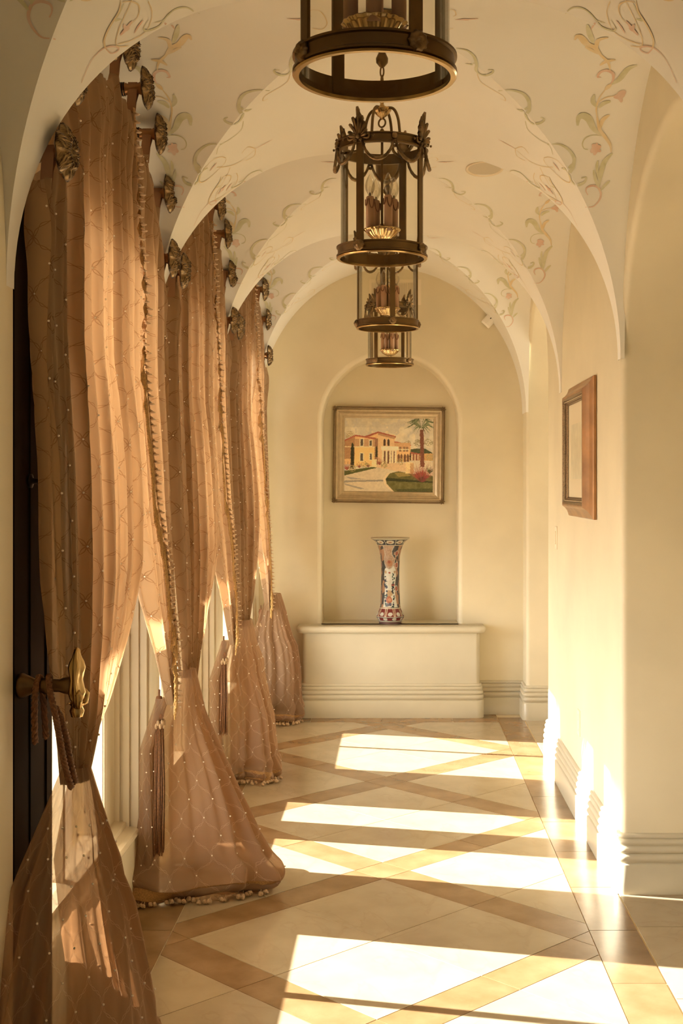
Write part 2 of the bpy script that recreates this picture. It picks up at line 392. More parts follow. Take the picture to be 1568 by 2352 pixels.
ST = [  # colour, max width in crop px, points, tip taper flag
 ('p', 9, [(1045,1115),(1085,1112),(1115,1080),(1125,1045),(1110,1010),(1080,1000),(1050,1010),(1045,1030),(1055,1050)]),
 ('g', 12, [(1120,1030),(1150,995),(1172,975)]), ('g', 14, [(1115,1020),(1095,960),(1085,915)]), ('g', 12, [(1110,960),(1103,900),(1108,865)]),
 ('g', 22, [(1115,1000),(1125,930),(1145,870),(1187,825)]), ('o', 14, [(1180,820),(1175,780),(1150,740),(1120,700),(1110,660),(1100,600)]),
 ('o', 18, [(1118,700),(1135,645),(1172,618)]), ('g', 30, [(1125,728),(1085,690),(1060,640),(1030,622),(1005,635),(1000,675)]),
 ('g', 5, [(1130,730),(1080,728),(1040,745),(1025,775),(1035,800),(1055,805)]), ('p', 26, [(1070,820),(1095,800),(1125,785)]), ('p', 24, [(1080,775),(1095,800),(1090,835)]), ('p', 18, [(1125,815),(1095,800),(1105,770)]),
 ('o', 7, [(1110,660),(1100,590),(1115,530),(1150,480)]), ('g', 18, [(1105,575),(1082,545),(1090,508)]), ('g', 18, [(1115,580),(1140,555),(1178,545)]),
 ('o', 5, [(1110,550),(1150,525),(1195,517)]), ('p', 34, [(1193,520),(1225,515),(1240,500),(1258,488)]), ('p', 16, [(1205,520),(1230,530),(1236,550)]),
 ('o', 18, [(1148,482),(1165,465),(1182,452)]), ('p', 13, [(1175,455),(1190,430),(1190,395),(1160,378),(1125,385),(1108,412),(1125,415)]),
 ('g', 24, [(1180,452),(1225,425),(1270,370),(1320,350)]), ('o', 11, [(1175,378),(1165,335),(1130,300),(1100,270)]), ('o', 26, [(1130,300),(1095,255),(1050,235),(1020,200),(1000,190),(985,212)]),
 ('o', 16, [(1120,350),(1155,328),(1205,320)]), ('o', 18, [(1100,270),(1110,215),(1165,200)]), ('o', 14, [(1040,250),(1085,272),(1120,290)]),
 ('g', 20, [(1085,230),(1065,180),(1052,130)]), ('p', 8, [(1072,155),(1085,135),(1100,120)]),
 ('g', 16, [(840,775),(905,778),(955,810),(980,855),(972,905),(958,930),(968,975),(1000,995),(1035,982),(1045,955),(1020,960)]), ('g', 12, [(972,880),(945,910),(915,905)]),
 ('g', 15, [(575,487),(640,485),(700,500),(735,540),(738,590),(722,620),(750,660),(790,664),(820,645),(800,630)]), ('g', 12, [(735,575),(700,595),(672,585)]),
 ('g', 13, [(345,260),(400,268),(440,300),(455,345),(455,380),(490,403),(530,397),(545,378),(515,375)]), ('g', 8, [(450,330),(430,345),(395,340)]),
 ('g', 5, [(720,650),(735,700),(795,750),(850,785),(868,830)]), ('o', 5, [(460,395),(480,440),(540,480),(600,515),(612,540),(585,530)]),
 ('p', 7, [(575,750),(620,775),(665,800)]), ('o', 4, [(665,800),(675,840),(720,865)]), ('o', 5, [(665,800),(705,790),(738,825)]),
 ('o', 4, [(665,800),(740,865),(810,895),(870,900)]), ('o', 5, [(820,850),(850,845),(900,870),(950,935),(960,980),(925,970),(870,920),(830,880),(818,855)]), ('p', 14, [(868,875),(885,895),(905,920)]),
 ('o', 4, [(800,900),(820,945),(870,1030),(885,1078),(845,1065)]), ('p', 12, [(795,985),(812,1005),(828,1028)]), ('o', 4, [(770,930),(765,960),(790,1010),(840,1050),(880,1072)]),
 ('g', 9, [(935,70),(975,40),(1035,45),(1085,85),(1130,140),(1190,163),(1208,150),(1180,103)]), ('g', 5, [(1085,85),(1110,110),(1150,120)]),
 ('o', 12, [(1318,0),(1330,60),(1380,140),(1412,215),(1405,262)]), ('g', 10, [(1302,20),(1330,70),(1350,105),(1318,100)]), ('p', 6, [(1405,262),(1380,285),(1345,272),(1345,252),(1385,248),(1430,268),(1485,330),(1537,445)]),
 ('o', 5, [(1310,10),(1270,5),(1232,20),(1225,50),(1240,95),(1270,125)]), ('p', 22, [(1265,110),(1295,150),(1330,187)]), ('p', 14, [(1310,130),(1295,155),(1280,150)]),
 ('p', 9, [(340,103),(395,102),(465,98)]), ('p', 14, [(375,100),(395,102),(415,104)]),
 ('o', 4, [(330,150),(280,155),(250,120),(280,60),(330,50),(345,75),(330,85)]),
]
vb = {k: MB() for k in 'gop'}
base = []
for colk, wd, pts in ST:
    pp = smooth_path([s3(*p) for p in pts], 5); pts3 = []
    for p in pp: pts3.append(hit(*p))
    base.append((colk, wd, pts3))
def fnorm(X, Y):
    e = .004; dx = (ceilz(X+e, Y)-ceilz(X-e, Y))/(2*e); dy = (ceilz(X, Y+e)-ceilz(X, Y-e))/(2*e)
    return Vector((dx, dy, -1)).normalized()
for k in range(-2, 3):
    for mir in (1, -1):
        for colk, wd, pts in base:
            P = []; ok = True
            for (X, Y) in pts:
                x = X if mir == 1 else 2*XC-X; y = Y+PER*k
                if y > YB-.02 or y < .1 or x > XR-.004: ok = False; break
                n = fnorm(x, y); P.append((Vector((x, y, ceilz(x, y)))+n*.0022, n))
            if not ok: continue
            W = wd*1.35/2.347/2897*4.4/2; m = len(P); vs = []; jump = {i for i in range(m-1) if (P[i+1][0]-P[i][0]).length > .07 or abs(P[i+1][1].dot(P[i][1])) < .9}
            for i, (p, n) in enumerate(P):
                t = P[min(i+1, m-1)][0]-P[max(0, i-1)][0]
                if t.length < 1e-6: t = Vector((0, 1, 0))
                sd_ = n.cross(t).normalized(); f = math.sin(PI*(i+.35)/(m-.3))**.7; ww = max(W*f, W*.3, .0016)
                vs += [p+sd_*ww, p+n*.0002, p-sd_*ww]
            fs = []
            for i in range(m-1): fs += [] if i in jump else [(3*i, 3*i+1, 3*i+4, 3*i+3), (3*i+1, 3*i+2, 3*i+5, 3*i+4)]
            vb[colk].add(vs, fs)
for k, nm in (('g', 'painted_leaves'), ('o', 'painted_stems'), ('p', 'painted_flowers')):
    tag(vb[k].build(nm, FR[k], ceiling), kind='stuff')

# ------------------------------------------------------------------ walls
def arch_z(y, yc, hw, zs, b):
    t = (y-yc)/hw; return zs+b*math.sqrt(max(0, 1-t*t))
def wall_with_arches(mb, f, y0, y1, ztop, ops, thick, r=.025, sgn=1):
    """f(y, d, z) -> point; d = depth behind the face; ops: (yc, half width, spring z, rise, bottom z)"""
    cur = y0; n = 24
    def quad(a, b, c, d): mb.add([a, b, c, d], [(0, 1, 2, 3)], False)
    for (yc, hw, zs, rise, zb) in ops:
        quad(f(cur, 0, 0), f(yc-hw-r, 0, 0), f(yc-hw-r, 0, ztop), f(cur, 0, ztop))
        path = [(yc-hw, zb, -1, 0)]
        path += [(yc-hw, zb+(zs-zb)*k/4, -1, 0) for k in (1, 2, 3)]
        for i in range(n+1):
            a = PI-PI*i/n; nx, nz = math.cos(a)/hw, math.sin(a)/rise; l = math.hypot(nx, nz)
            path.append((yc+hw*math.cos(a), zs+rise*math.sin(a), nx/l, nz/l))
        path += [(yc+hw, zb+(zs-zb)*k/4, 1, 0) for k in (3, 2, 1)]+[(yc+hw, zb, 1, 0)]
        sec = [(r*(1-math.sin(t)), r*(1-math.cos(t))) for t in [PI/2*k/6 for k in range(7)]]+[(0, thick)]
        P = []
        for (y, z, ny, nz) in path:
            for (o, d) in sec: P.append(f(y+ny*o, d, z+nz*o))
        mb.grid(P, len(path), len(sec))
        # face above the opening
        out = [(y+ny*r, z+nz*r) for (y, z, ny, nz) in path]
        for a, b in zip(out, out[1:]):
            if b[0]-a[0] > 1e-6: mb.add([f(a[0], 0, a[1]), f(b[0], 0, b[1]), f(b[0], 0, ztop), f(a[0], 0, ztop)], [(0, 1, 2, 3)], False)
        if zb > 0: quad(f(yc-hw-r, 0, 0), f(yc+hw+r, 0, 0), f(yc+hw+r, 0, zb), f(yc-hw-r, 0, zb))
        cur = yc+hw+r
    quad(f(cur, 0, 0), f(y1, 0, 0), f(y1, 0, ztop), f(cur, 0, ztop))
mb = MB()
wall_with_arches(mb, lambda y, d, z: (XR+d, y, z), YN, YB+.3, 3.1, [(3.86, .845, 1.96, .70, 0), (7.58, .58, 2.07, .58, 0)], .55)
mb.box(XR+.55, XR+.56, YN, 3.0, 0, 3.1); mb.box(XR+.55, XR+.56, 4.71, 6.99, 0, 3.1); mb.box(XR+.55, XR+.56, 8.17, 8.9, 0, 3.1)
mb.box(XR+.55, XR+.56, 2.9, 8.3, 2.67, 3.1)
tag(mb.build('wall_right', M['wall']), kind='structure')
mb = MB()   # side hall shell
mb.box(3.2, 3.3, 1.5, 8.9, 0, 3.0); mb.box(XR+.5, 3.3, 8.8, 8.9, 0, 3.0); mb.box(XR+.5, 3.3, 1.5, 1.6, 0, 3.0); mb.box(XR+.5, 3.3, 1.5, 8.9, 2.95, 3.05)
tag(mb.build('wall_side_hall', M['wall']), kind='structure')
mb = MB()   # back wall with the arched niche above the ledge
NXC, NH = -.049, .454; ND = .25
wall_with_arches(mb, lambda x, d, z: (x, YB+d, z), -1.0, 1.4, 3.1, [(NXC, NH-.0, 1.93, .454, .55)], ND, r=.03)
mb.box(NXC-NH-.05, NXC+NH+.05, YB+ND, YB+ND+.05, .5, 2.5); mb.box(NXC-NH, NXC+NH, YB, YB+ND, .50, .58)
tag(mb.build('wall_back', M['wall']), kind='structure')
mb = MB(); mb.box(-1.3, 1.5, YN-.1, YN, 0, 3.1)
tag(mb.build('wall_near', M['wall']), kind='structure')

# window wall on the left with piers and reveals
WIN = [dict(k=1, yc=3.86, holes=[(3.32, 3.925), (3.952, 4.45)], zb=.285), dict(k=2, yc=5.58, holes=[(5.12, 5.565), (5.835, 6.19)], zb=.215), dict(k=3, yc=7.30, holes=[(6.93, 7.50), (7.52, 7.91)], zb=.285)]
ZT = 2.25
mb = MB(); t0 = XW-.12
def wl(y0, y1, z0, z1): mb.box(t0, XW, y0, y1, z0, z1)
mb.box(XL-.3, XL, YN, 3.02, 0, 3.05)            # solid wall of the near bay up to the first window
y = 3.02
for W_ in WIN:
    a, b = W_['holes'][0][0]-.05, W_['holes'][1][1]+.05
    wl(y, a, 0, 3.0); wl(a, b, ZT+.05, 3.0); wl(a, b, 0, W_['zb']-.05); y = b
wl(y, YB+.1, 0, 3.0)
for k in range(2): yk = 4.72+PER*k; mb.box(XW-.01, XL, yk-.03, yk+.03, 0, Z0)
mb.box(XW-.01, XL, 8.16-.03, YB+.02, 0, Z0); 
tag(mb.build('wall_left', M['wall']), kind='structure')
for k in range(2):     # rounded pier noses
    mb = MB(); yk = 4.72+PER*k
    mb.tube([(XL, yk, 0), (XL, yk, 1), (XL, yk, Z0)], .03, 16); tag(mb.build('trim_%d' % (k+1), M['wall']), kind='structure')
# mouldings on the reveal faces towards the camera, sills and panels
mb = MB()
for k in range(3):
    yk = 4.69+PER*k
    for x0, x1, p in ((XW, XW+.018, .050), (XW+.018, XW+.030, .030), (XW+.030, XW+.052, .042), (XW+.052, XW+.062, .022), (XW+.062, XW+.084, .030), (XW+.084, XW+.092, .014), (XW+.092, XW+.112, .020)):
        mb.box(x0, x1, yk-p, yk, 0 if x0 > XW+.05 or k == 1 else .25, Z0)
tag(mb.build('trim_3', M['frame']), kind='structure')
for W_ in WIN:
    yc = W_['yc']; y0, y1 = yc-.83, yc+.83-.0
    if W_['k'] != 2:
        mb = MB(); mb.box(XW, -.955, y0, y1-.03, 0, .235); tag(mb.build('wall_below_sill', M['wall']), kind='structure')
        mb = MB(); P = []
        prof = [(XW, .285), (-1.0, .278), (-.998, .262), (-.972, .257), (-.955, .256), (-.948, .25), (-.946, .243), (-.95, .236), (-.96, .233), (XW, .233)]
        for y in (y0, y1-.03):
            for (x, z) in prof: P.append((x, y, z))
        mb.grid(P, 2, len(prof), smooth=False); mb.add(P[:len(prof)], [tuple(range(len(prof)))], False); mb.add(P[len(prof):], [tuple(range(len(prof)))[::-1]], False)
        tag(mb.build('trim_sill', M['frame']), kind='structure')
    win = empty('window_%d' % W_['k'], (XW-.03, yc, 0)); tag(win, kind='structure')
    for (a, b) in W_['holes']:
        z0, z1 = W_['zb'], ZT; e = .055 if W_['k'] != 2 else .05
        # outer stiles sit outside the lit opening
        f = MB(); ox = (0 if True else 0)
        def bx(y0_, y1_, zz0, zz1, d0=-.035, d1=.03): f.box(d0, d1, y0_-yc, y1_-yc, zz0, zz1)
        first = (a, b) == W_['holes'][0]
        lo = a-e if first else a-.014 if W_['k'] != 2 else a-.135
        hi = b+e if not first else b+.014 if W_['k'] != 2 else b+.135
        bx(lo, a, z0-e, z1+e); bx(b, hi, z0-e, z1+e); bx(a, b, z0-e, z0); bx(a, b, z1, z1+e)
        bx(lo+.006, a-.004, z0-e+.01, z1+e-.01, -.03, .036) if a-lo > .03 else None
        bx(b+.004, hi-.006, z0-e+.01, z1+e-.01, -.03, .036) if hi-b > .03 else None
        sash = f.build('sash', M['frame'], win)
        g = MB(); g.box(-.004, 0, a-yc, b-yc, z0, z1); g.build('pane', M['pane'], sash)
mb = MB(); mb.box(-14, XW-.13, -12, 22, -.35, -.25)
tag(mb.build('terrace_ground', M['ext']), kind='structure')

mb = MB(); mb.box(-4.55, XW-.12, -8, 18, 3.0, 3.12); tag(mb.build('ceiling_loggia', M['ext']), kind='structure')  # unseen roof slab added outside to keep the sun off the upper curtains
mb = MB(); xx = -4.55; i = 0          # unseen slats added to soften the sun cut on the curtains, gaps wider outwards
while xx > -5.5:
    f = (-4.55-xx)/.95; mb.box(xx-.028*(1-.85*f), xx, -8, 18, 3.0, 3.02); xx -= .042
tag(mb.build('trim_loggia_slats', M['ext']), kind='structure')

# ------------------------------------------------------------------ baseboards (swept moulding)
PROF = [(0, .222), (.006, .222), (.012, .219), (.016, .212), (.014, .205), (.011, .203), (.016, .200), (.021, .193), (.020, .184), (.015, .180), (.014, .177), (.020, .174), (.026, .166), (.026, .157), (.020, .151), (.017, .149), (.022, .146), (.029, .139), (.030, .130), (.026, .122), (.021, .117), (.020, .114), (.026, .112), (.030, .108), (.030, 0)]
PROF = [(a*.9, z) for a, z in PROF]
def sweep(path, prof=PROF, rc=.02):
    """path: XY points, moulding on the right-hand side of travel"""
    P2 = [Vector((p[0], p[1])) for p in path]; pts = []
    for i, p in enumerate(P2):
        if 0 < i < len(P2)-1:
            d0 = (p-P2[i-1]).normalized(); d1 = (P2[i+1]-p).normalized(); cr = d0.x*d1.y-d0.y*d1.x
            if cr > .1 and rc:       # outward corner: round it
                a = p-d0*rc; b = p+d1*rc
                for t in [k/6 for k in range(7)]: q = (a*(1-t)+p*t)*(1-t)+(p*(1-t)+b*t)*t; pts.append(q)
                continue
        pts.append(p)
    P = []; m = len(pts)
    for i, p in enumerate(pts):
        d0 = (pts[i]-pts[i-1]).normalized() if i else (pts[1]-pts[0]).normalized()
        d1 = (pts[i+1]-pts[i]).normalized() if i < m-1 else d0
        n0 = Vector((d0.y, -d0.x)); n1 = Vector((d1.y, -d1.x)); n = (n0+n1).normalized(); n = n/max(.3, n.dot(n0))
        for (o, z) in prof: P.append((p.x+n.x*o, p.y+n.y*o, z))
    s = MB(); s.grid(P, m, len(prof), smooth=True); return s
def smooth_by_angle(o):
    me = o.data
    try: me.set_sharp_from_angle(angle=math.radians(50))
    except Exception: pass
bb = sweep([(1.38, 6.99+.01), (XR, 6.99+.01), (XR, 4.705), (1.38, 4.705)]); bb = sweep([(1.38, 7.0), (XR, 7.0), (XR, 4.705), (1.38, 4.705)][::-1][::-1])
def side_sweep(path, name):
    s = sweep(path); o = tag(s.build(name, M['stone']), kind='structure'); smooth_by_angle(o); return o
# travel so that the corridor lies on the right-hand side
side_sweep([(1.38, 7.0), (XR, 7.0), (XR, 4.705), (1.38, 4.705)], 'baseboard_right')
side_sweep([(XL, YB), (-.60, YB)], 'baseboard_left')
LX0, LX1, LY = -.620, .541, 8.25
side_sweep([(LX1-.005, YB), (XR, YB), (XR, 8.16), (1.38, 8.16)], 'baseboard_back')
o = side_sweep([(XR, 3.015), (XR, YN+.02)], 'baseboard_near')

# ------------------------------------------------------------------ stone ledge under the niche
ledge = tag(empty('stone_ledge', (0, 8.25, 0)), 'cream stone ledge with bullnosed top built against the end wall under the niche', 'ledge')
def L_(x, y, z): return (x, y-8.25, z)
def rrect(x0, x1, y0, y1, r, n=6):   # open at the back: from back-left round the front to back-right
    p = [(x0, y1)]
    for k in range(n+1): a = PI+PI/2*k/n; p.append((x0+r+r*math.cos(a), y0+r+r*math.sin(a)))
    for k in range(n+1): a = 1.5*PI+PI/2*k/n; p.append((x1-r+r*math.cos(a), y0+r+r*math.sin(a)))
    p.append((x1, y1)); return p
mb = MB(); pth = rrect(LX0, LX1, LY, YB+.01, .03)
mb.grid([L_(x, y, z) for x, y in pth for z in (0, .22, .42, .56)], len(pth), 4); mb.build('body', M['stone'], ledge)
mb = MB(); prof = [(-.0, .552), (.020, .552), (.030, .557), (.036, .567), (.038, .576), (.036, .586), (.030, .594), (.020, .598), (-.02, .598)]
x0, x1, y0 = LX0, LX1, LY; P = []
pth = rrect(x0, x1, y0, YB+.01, .012)
m = len(pth)
for i, (x, y) in enumerate(pth):
    a = Vector(pth[max(0, i-1)]); b = Vector(pth[min(m-1, i+1)]); d = (b-a).normalized(); n = Vector((d.y, -d.x))
    for (o, z) in prof: P.append(L_(x+n.x*o, y+n.y*o, z))
mb.grid(P, m, len(prof)); top = [P[i*len(prof)+len(prof)-1] for i in range(m)]
mb.add(top, [tuple(range(m))], False); bot = [P[i*len(prof)] for i in range(m)]; mb.add(bot, [tuple(range(m))[::-1]], False)
mb.box(NXC-NH+.001, NXC+NH-.001, YB-8.25-.05, YB+ND-8.25, .58, .598); o = mb.build('top_slab', M['stone'], ledge); smooth_by_angle(o)
s = sweep([(LX0, YB), (LX0, LY), (LX1, LY), (LX1, YB)][::1], PROF, .03)
s.v = [(x, y-8.25, z) for x, y, z in s.v]; o = s.build('base_moulding', M['stone'], ledge); smooth_by_angle(o)

# ------------------------------------------------------------------ curtains
ZW = .78
def nfold(u, z, seed):
    w = u+.012*math.sin(3*z+seed)+.006*math.sin(9*z+2*seed)
    f = math.sin(2*PI*(7.3*w)+seed)+.45*math.sin(2*PI*(16.1*w)+1.7*seed+.8*z)+.25*math.sin(2*PI*(27*w)+3*seed)
    return f
def ztop_at(dy):
    t = min(.985, abs(dy)/.80); zt = Z0+.36+.50*(1-t**2.6)
    r = [-.76, -.66, -.47, -.24, 0, .24, .47, .66, .76]      # rosette positions: the cloth sags between them
    for a, b in zip(r, r[1:]):
        if a <= dy <= b: zt -= .055*math.sin(PI*(dy-a)/(b-a)); break
    return zt-.075
ROS = [(-.75, 2.34), (-.655, 2.555), (-.47, 2.725), (-.24, 2.81), (0, 2.86), (.24, 2.81), (.47, 2.725), (.655, 2.565), (.735, 2.345)]
def ztop(dy):
    zt = interp(dy, [r[0] for r in ROS], [r[1] for r in ROS])
    for a, b in zip(ROS, ROS[1:]):
        if a[0] <= dy <= b[0]: zt -= .05*math.sin(PI*(dy-a[0])/(b[0]-a[0]))
    return zt-.07
NZ = [.78, .93, 1.13, 1.28, 1.6, 1.8, 2.9]; NL = [-.66, -.38, -.17, -.05, .05, .10, .13]
FZ = [.72, .94, 1.14, 1.45, 1.8, 2.9]; FL = [.725, .52, .31, .13, .11, .13]
def panel(kind, yc, seed):
    def ev(u, z):
        if kind == 'n':
            pe = interp(z, [.78, 1.0, 1.6], [-.755, -.79, -.79]); le = interp(z, NZ, NL); zw = .78
        else:
            pe = interp(z, [.72, 1.0, 1.6], [.80, .80, .79]); le = interp(z, FZ, FL); zw = .72
        zz = (z-zw)/(2-zw)
        y = pe+(le-pe)*u
        g = min(1, max(0, (z-zw)/.5)); amp = .011+.017*g
        amp *= (.55+.45*min(1, max(0, (2.6-z)/.4)))
        x = -.868+.045*max(0, 1-zz)**1.2 + (.045 if kind == 'n' else .02)*math.sin(PI*min(1, max(0, (z-zw)/1.1)))*u
        x += amp*nfold(u, z, seed)
        if kind == 'n': x += .035*(1-g)*math.sin(PI*u)
        y += .012*math.cos(2*PI*7.3*u+seed)*g
        # crumpled header just under the top edge
        return Vector((x, yc+y, z))
    return ev
def cloth_panel(kind, yc, seed, parent, W=1.5, nu=150, nv=96):
    ev = panel(kind, yc, seed); zw = .78 if kind == 'n' else .72; P = []; UV = []
    tp = []
    for i in range(nu):
        u = i/(nu-1); z = 2.6
        for _ in range(6): z = ztop(ev(u, z).y-yc)
        tp.append(z)
        for j in range(nv):
            v = j/(nv-1); zz = z+(zw-z)*v; p = ev(u, zz)
            hd = max(0, 1-(z-zz)/.30); p.x += .022*hd*math.sin(40*u+seed+9*zz)*(math.sin(PI*min(1, (z-zz)/.3)))
            p.z = zz; P.append(p); UV.append((u*W, 2.9-zz))
    mb = MB(); mb.grid(P, nu, nv, uv=UV); o = mb.build('cloth', M['organza'], parent)
    # pearls sewn at the crossings of the trellis
    pb = MB(); d = .07
    for a in range(0, int(W/d)+1):
        for b in range(0, 32):
            if (a+b) % 2: continue
            U, V = a*d, b*d; u = U/W; z = 2.9-V
            if u > 1: continue
            zt = interp(u, [i/(nu-1) for i in range(nu)], tp)
            if z > zt-.02 or z < zw+.02: continue
            p = ev(u, z); p.x += .003; pb.ico(p, .0034)
    tag(pb.build('pearls', M['pearl'], parent), kind='stuff')
    return ev, tp
def fringe(ev, seed, parent, u0f, zlo, zhi, yc):
    fp = lambda u, z: (lambda q: Vector((max(ev(max(0, min(1, u+d)), z).x for d in (-.05, -.025, 0, .025, .05))+.010, q.y, z)))(ev(u, z))
    band = MB(); P = []; n = 130
    for i in range(n):
        z = zhi+(zlo-zhi)*i/(n-1); u = u0f(z)
        for k in (-1, 0, 1):
            p = fp(u+k*.012, z); p.x += .002+(.003 if k == 0 else 0); P.append(p)
    band.grid(P, n, 3); band.build('gimp_band', M['gimp'], parent)
    tf = MB(); z = zhi-.02; i = 0
    while z > zlo:
        u = u0f(z); p = fp(u, z); p.x += .008
        tf.sphere((p.x+.004, p.y-.004, p.z), .0065, 7, 4, (1.7, 1.2, .55)); tf.tube([(p.x-.008, p.y, p.z+.010), (p.x+.003, p.y-.002, p.z+.004)], .0035, 5)
        z -= .024+.004*math.sin(i*1.7); i += 1
    tag(tf.build('tufts', M['tuft'], parent), kind='stuff')
    co = MB(); z = 1.95
    while z > zlo-.02:
        u = u0f(max(z, zlo)); p = fp(min(1, u+.02), max(z, zlo))
        q = (p.x+.004, p.y-.034-.004*random.random(), p.z-.055)
        m_ = [(p.x, p.y, p.z), ((p.x+q[0])/2+.004, (p.y+q[1])/2-.004, (p.z+q[2])/2), q]
        co.tube(m_, .0028, 5); z -= .0062
    tag(co.build('bullion_cords', M['cordgold'], parent), kind='stuff')
M['cordgold'] = mat('gold_bullion', (.62, .37, .12), .5, noise=.5, nscale=150)
def tail(parent, yp, Xw_, zs, rx, zs2, ry, seed, nfolds=9, name='gathered_tail', top=.82, W=1.6, a0=-15, a1=185, puff=.03, nu=150, nv=80):
    def ev(u, v):
        z = top*(1-v)
        Xw = Xw_+.06*min(1, max(0, (z-.55)/(top-.55)))
        s_ = math.radians(a0+(a1-a0)*u); R = interp(z, zs, rx); Q = interp(z, zs2, ry)
        g = min(1, (top-z)/.25); w = u+.022*math.sin(5*z+seed+3*u)+.03*math.sin(4.3*u+seed)
        f = math.sin(2*PI*nfolds*w+seed)+.5*math.sin(2*PI*nfolds*2.1*w+2*seed+2*z)+.3*math.sin(2*PI*nfolds*3.7*w+5*z)
        k = 1+(.04+.06*g)*f*(.55+.45*math.sin(2.7*PI*u+seed*2+2*z))+.06*g*math.sin(2*PI*2.3*u+seed+1.5*z)
        low = max(0, 1-z/.20); k += low*(.05*math.sin(75*z+9*u+seed)+.05*math.sin(38*z-14*u+2*seed)+.10)
        k += low*puff*4*(math.sin(5.3*u*PI+seed)*.5+.45*math.sin(19*u+z*60+seed)+.3*math.sin(41*u-z*50))
        if z < .05: k -= .9*(1-z/.05)**2*.22
        X = Xw+R*math.sin(s_)*k; Y = yp-Q*math.cos(s_)*k
        zz = z+low*.012*math.sin(23*u+seed)
        return Vector((X, Y, max(.004, zz)))
    P = []; UV = []
    for i in range(nu):
        for j in range(nv):
            u, v = i/(nu-1), j/(nv-1); P.append(ev(u, v)); UV.append((u*W+.03, top*v*1.05+2.1))
    mb = MB(); mb.grid(P, nu, nv, uv=UV); mb.build(name, M['organza_tail'], parent)
    pb = MB(); d = .07
    for a in range(1, int(W/d)):
        for b in range(30, 45):
            if (a+b) % 2: continue
            u = (a*d-.03)/W; v = (b*d-2.1)/(top*1.05)
            if 0 < u < 1 and .1 < v < .97:
                p = ev(u, v); s_ = math.radians(a0+(a1-a0)*u); pb.ico((p.x+.004*math.sin(s_), p.y-.004*math.cos(s_), p.z), .0034)
    tag(pb.build('pearls', M['pearl'], parent), kind='stuff')
    return ev
def hem_fringe(ev, parent, u0, u1, n, seed, out=.012):
    rr = random.Random(seed); t = MB(); g = MB(); P = []
    for i in range(40):
        u = u0+(u1-u0)*i/39; a = ev(u, .985); b = ev(u, .93); P += [Vector((a.x, a.y, a.z+.004)), Vector((b.x, b.y, b.z+.002))]
    g.grid([p+Vector((.002, -.006, 0)) for p in P], 40, 2); g.build('hem_braid', M['gimp'], parent)
    for i in range(n):
        u = u0+(u1-u0)*(i+rr.random()*.7)/n; p = ev(u, .975); c = ev(u, .5); 
        d = Vector((0, -1, 0)) if rr.random() < .7 else Vector((1, -.3, 0)).normalized()
        q = p+d*(out+rr.random()*.028); q.z = .009+rr.random()*.006
        t.sphere(q, .0075+rr.random()*.003, 7, 5); t.sphere((q.x+.005, q.y-.004, q.z-.002), .005, 6, 4)
        t.tube([(p.x, p.y, .022), tuple(q)], .0015, 4)
    tag(t.build('hem_tufts', M['hemtuft'], parent), kind='stuff')
M['hemtuft'] = mat('hem_tuft', (.60, .40, .22), .6, noise=.6, nscale=130)
def tabs(parent, yc, dys, ev):
    for dy, z in ROS:
        if not dys(dy): continue
        mb = MB(); y = yc+dy
        # fabric tab looped over the rosette neck
        P = []
        for (x, yy, zz) in ((-.868, 0, -.10), (-.864, .004, -.045), (-.858, .016, -.012), (-.858, .012, .016), (-.858, -.012, .016), (-.858, -.016, -.012), (-.864, -.004, -.045), (-.868, 0, -.10)):
            P += [(x-.014, y+yy, z+zz), (x, y+yy, z+zz), (x+.016, y+yy, z+zz)]
        mb.grid(P, 8, 3, uv=[(.03, .05)]*24); mb.build('tab', M['tab'], parent)
M['tab'] = mat('tab_cloth', (.36, .18, .085), .6)
PAN = []
near_tail = {
 0: dict(yp=3.14, Xw=-.875, zs=[0, .217, .324, .482, .598, .745, .9], rx=[.27, .245, .225, .195, .155, .085, .01], ry=[.30, .27, .22, .16, .11, .055, .01]),
 1: dict(yp=4.81, Xw=-.875, zs=[0, .066, .212, .358, .537, .667, .9], rx=[.37, .385, .32, .26, .19, .115, .01], ry=[.25, .24, .17, .15, .12, .08, .01]),
 2: dict(yp=6.59, Xw=-.875, zs=[0, .11, .33, .6, .7, .9], rx=[.25, .255, .24, .17, .11, .02], ry=[.20, .19, .16, .12, .09, .06]),
 3: dict(yp=8.14, Xw=-.875, zs=[0, .11, .33, .49, .7, .9], rx=[.235, .24, .24, .225, .13, .02], ry=[.17, .16, .15, .13, .10, .06]) }
place = ['first', 'second', 'third']
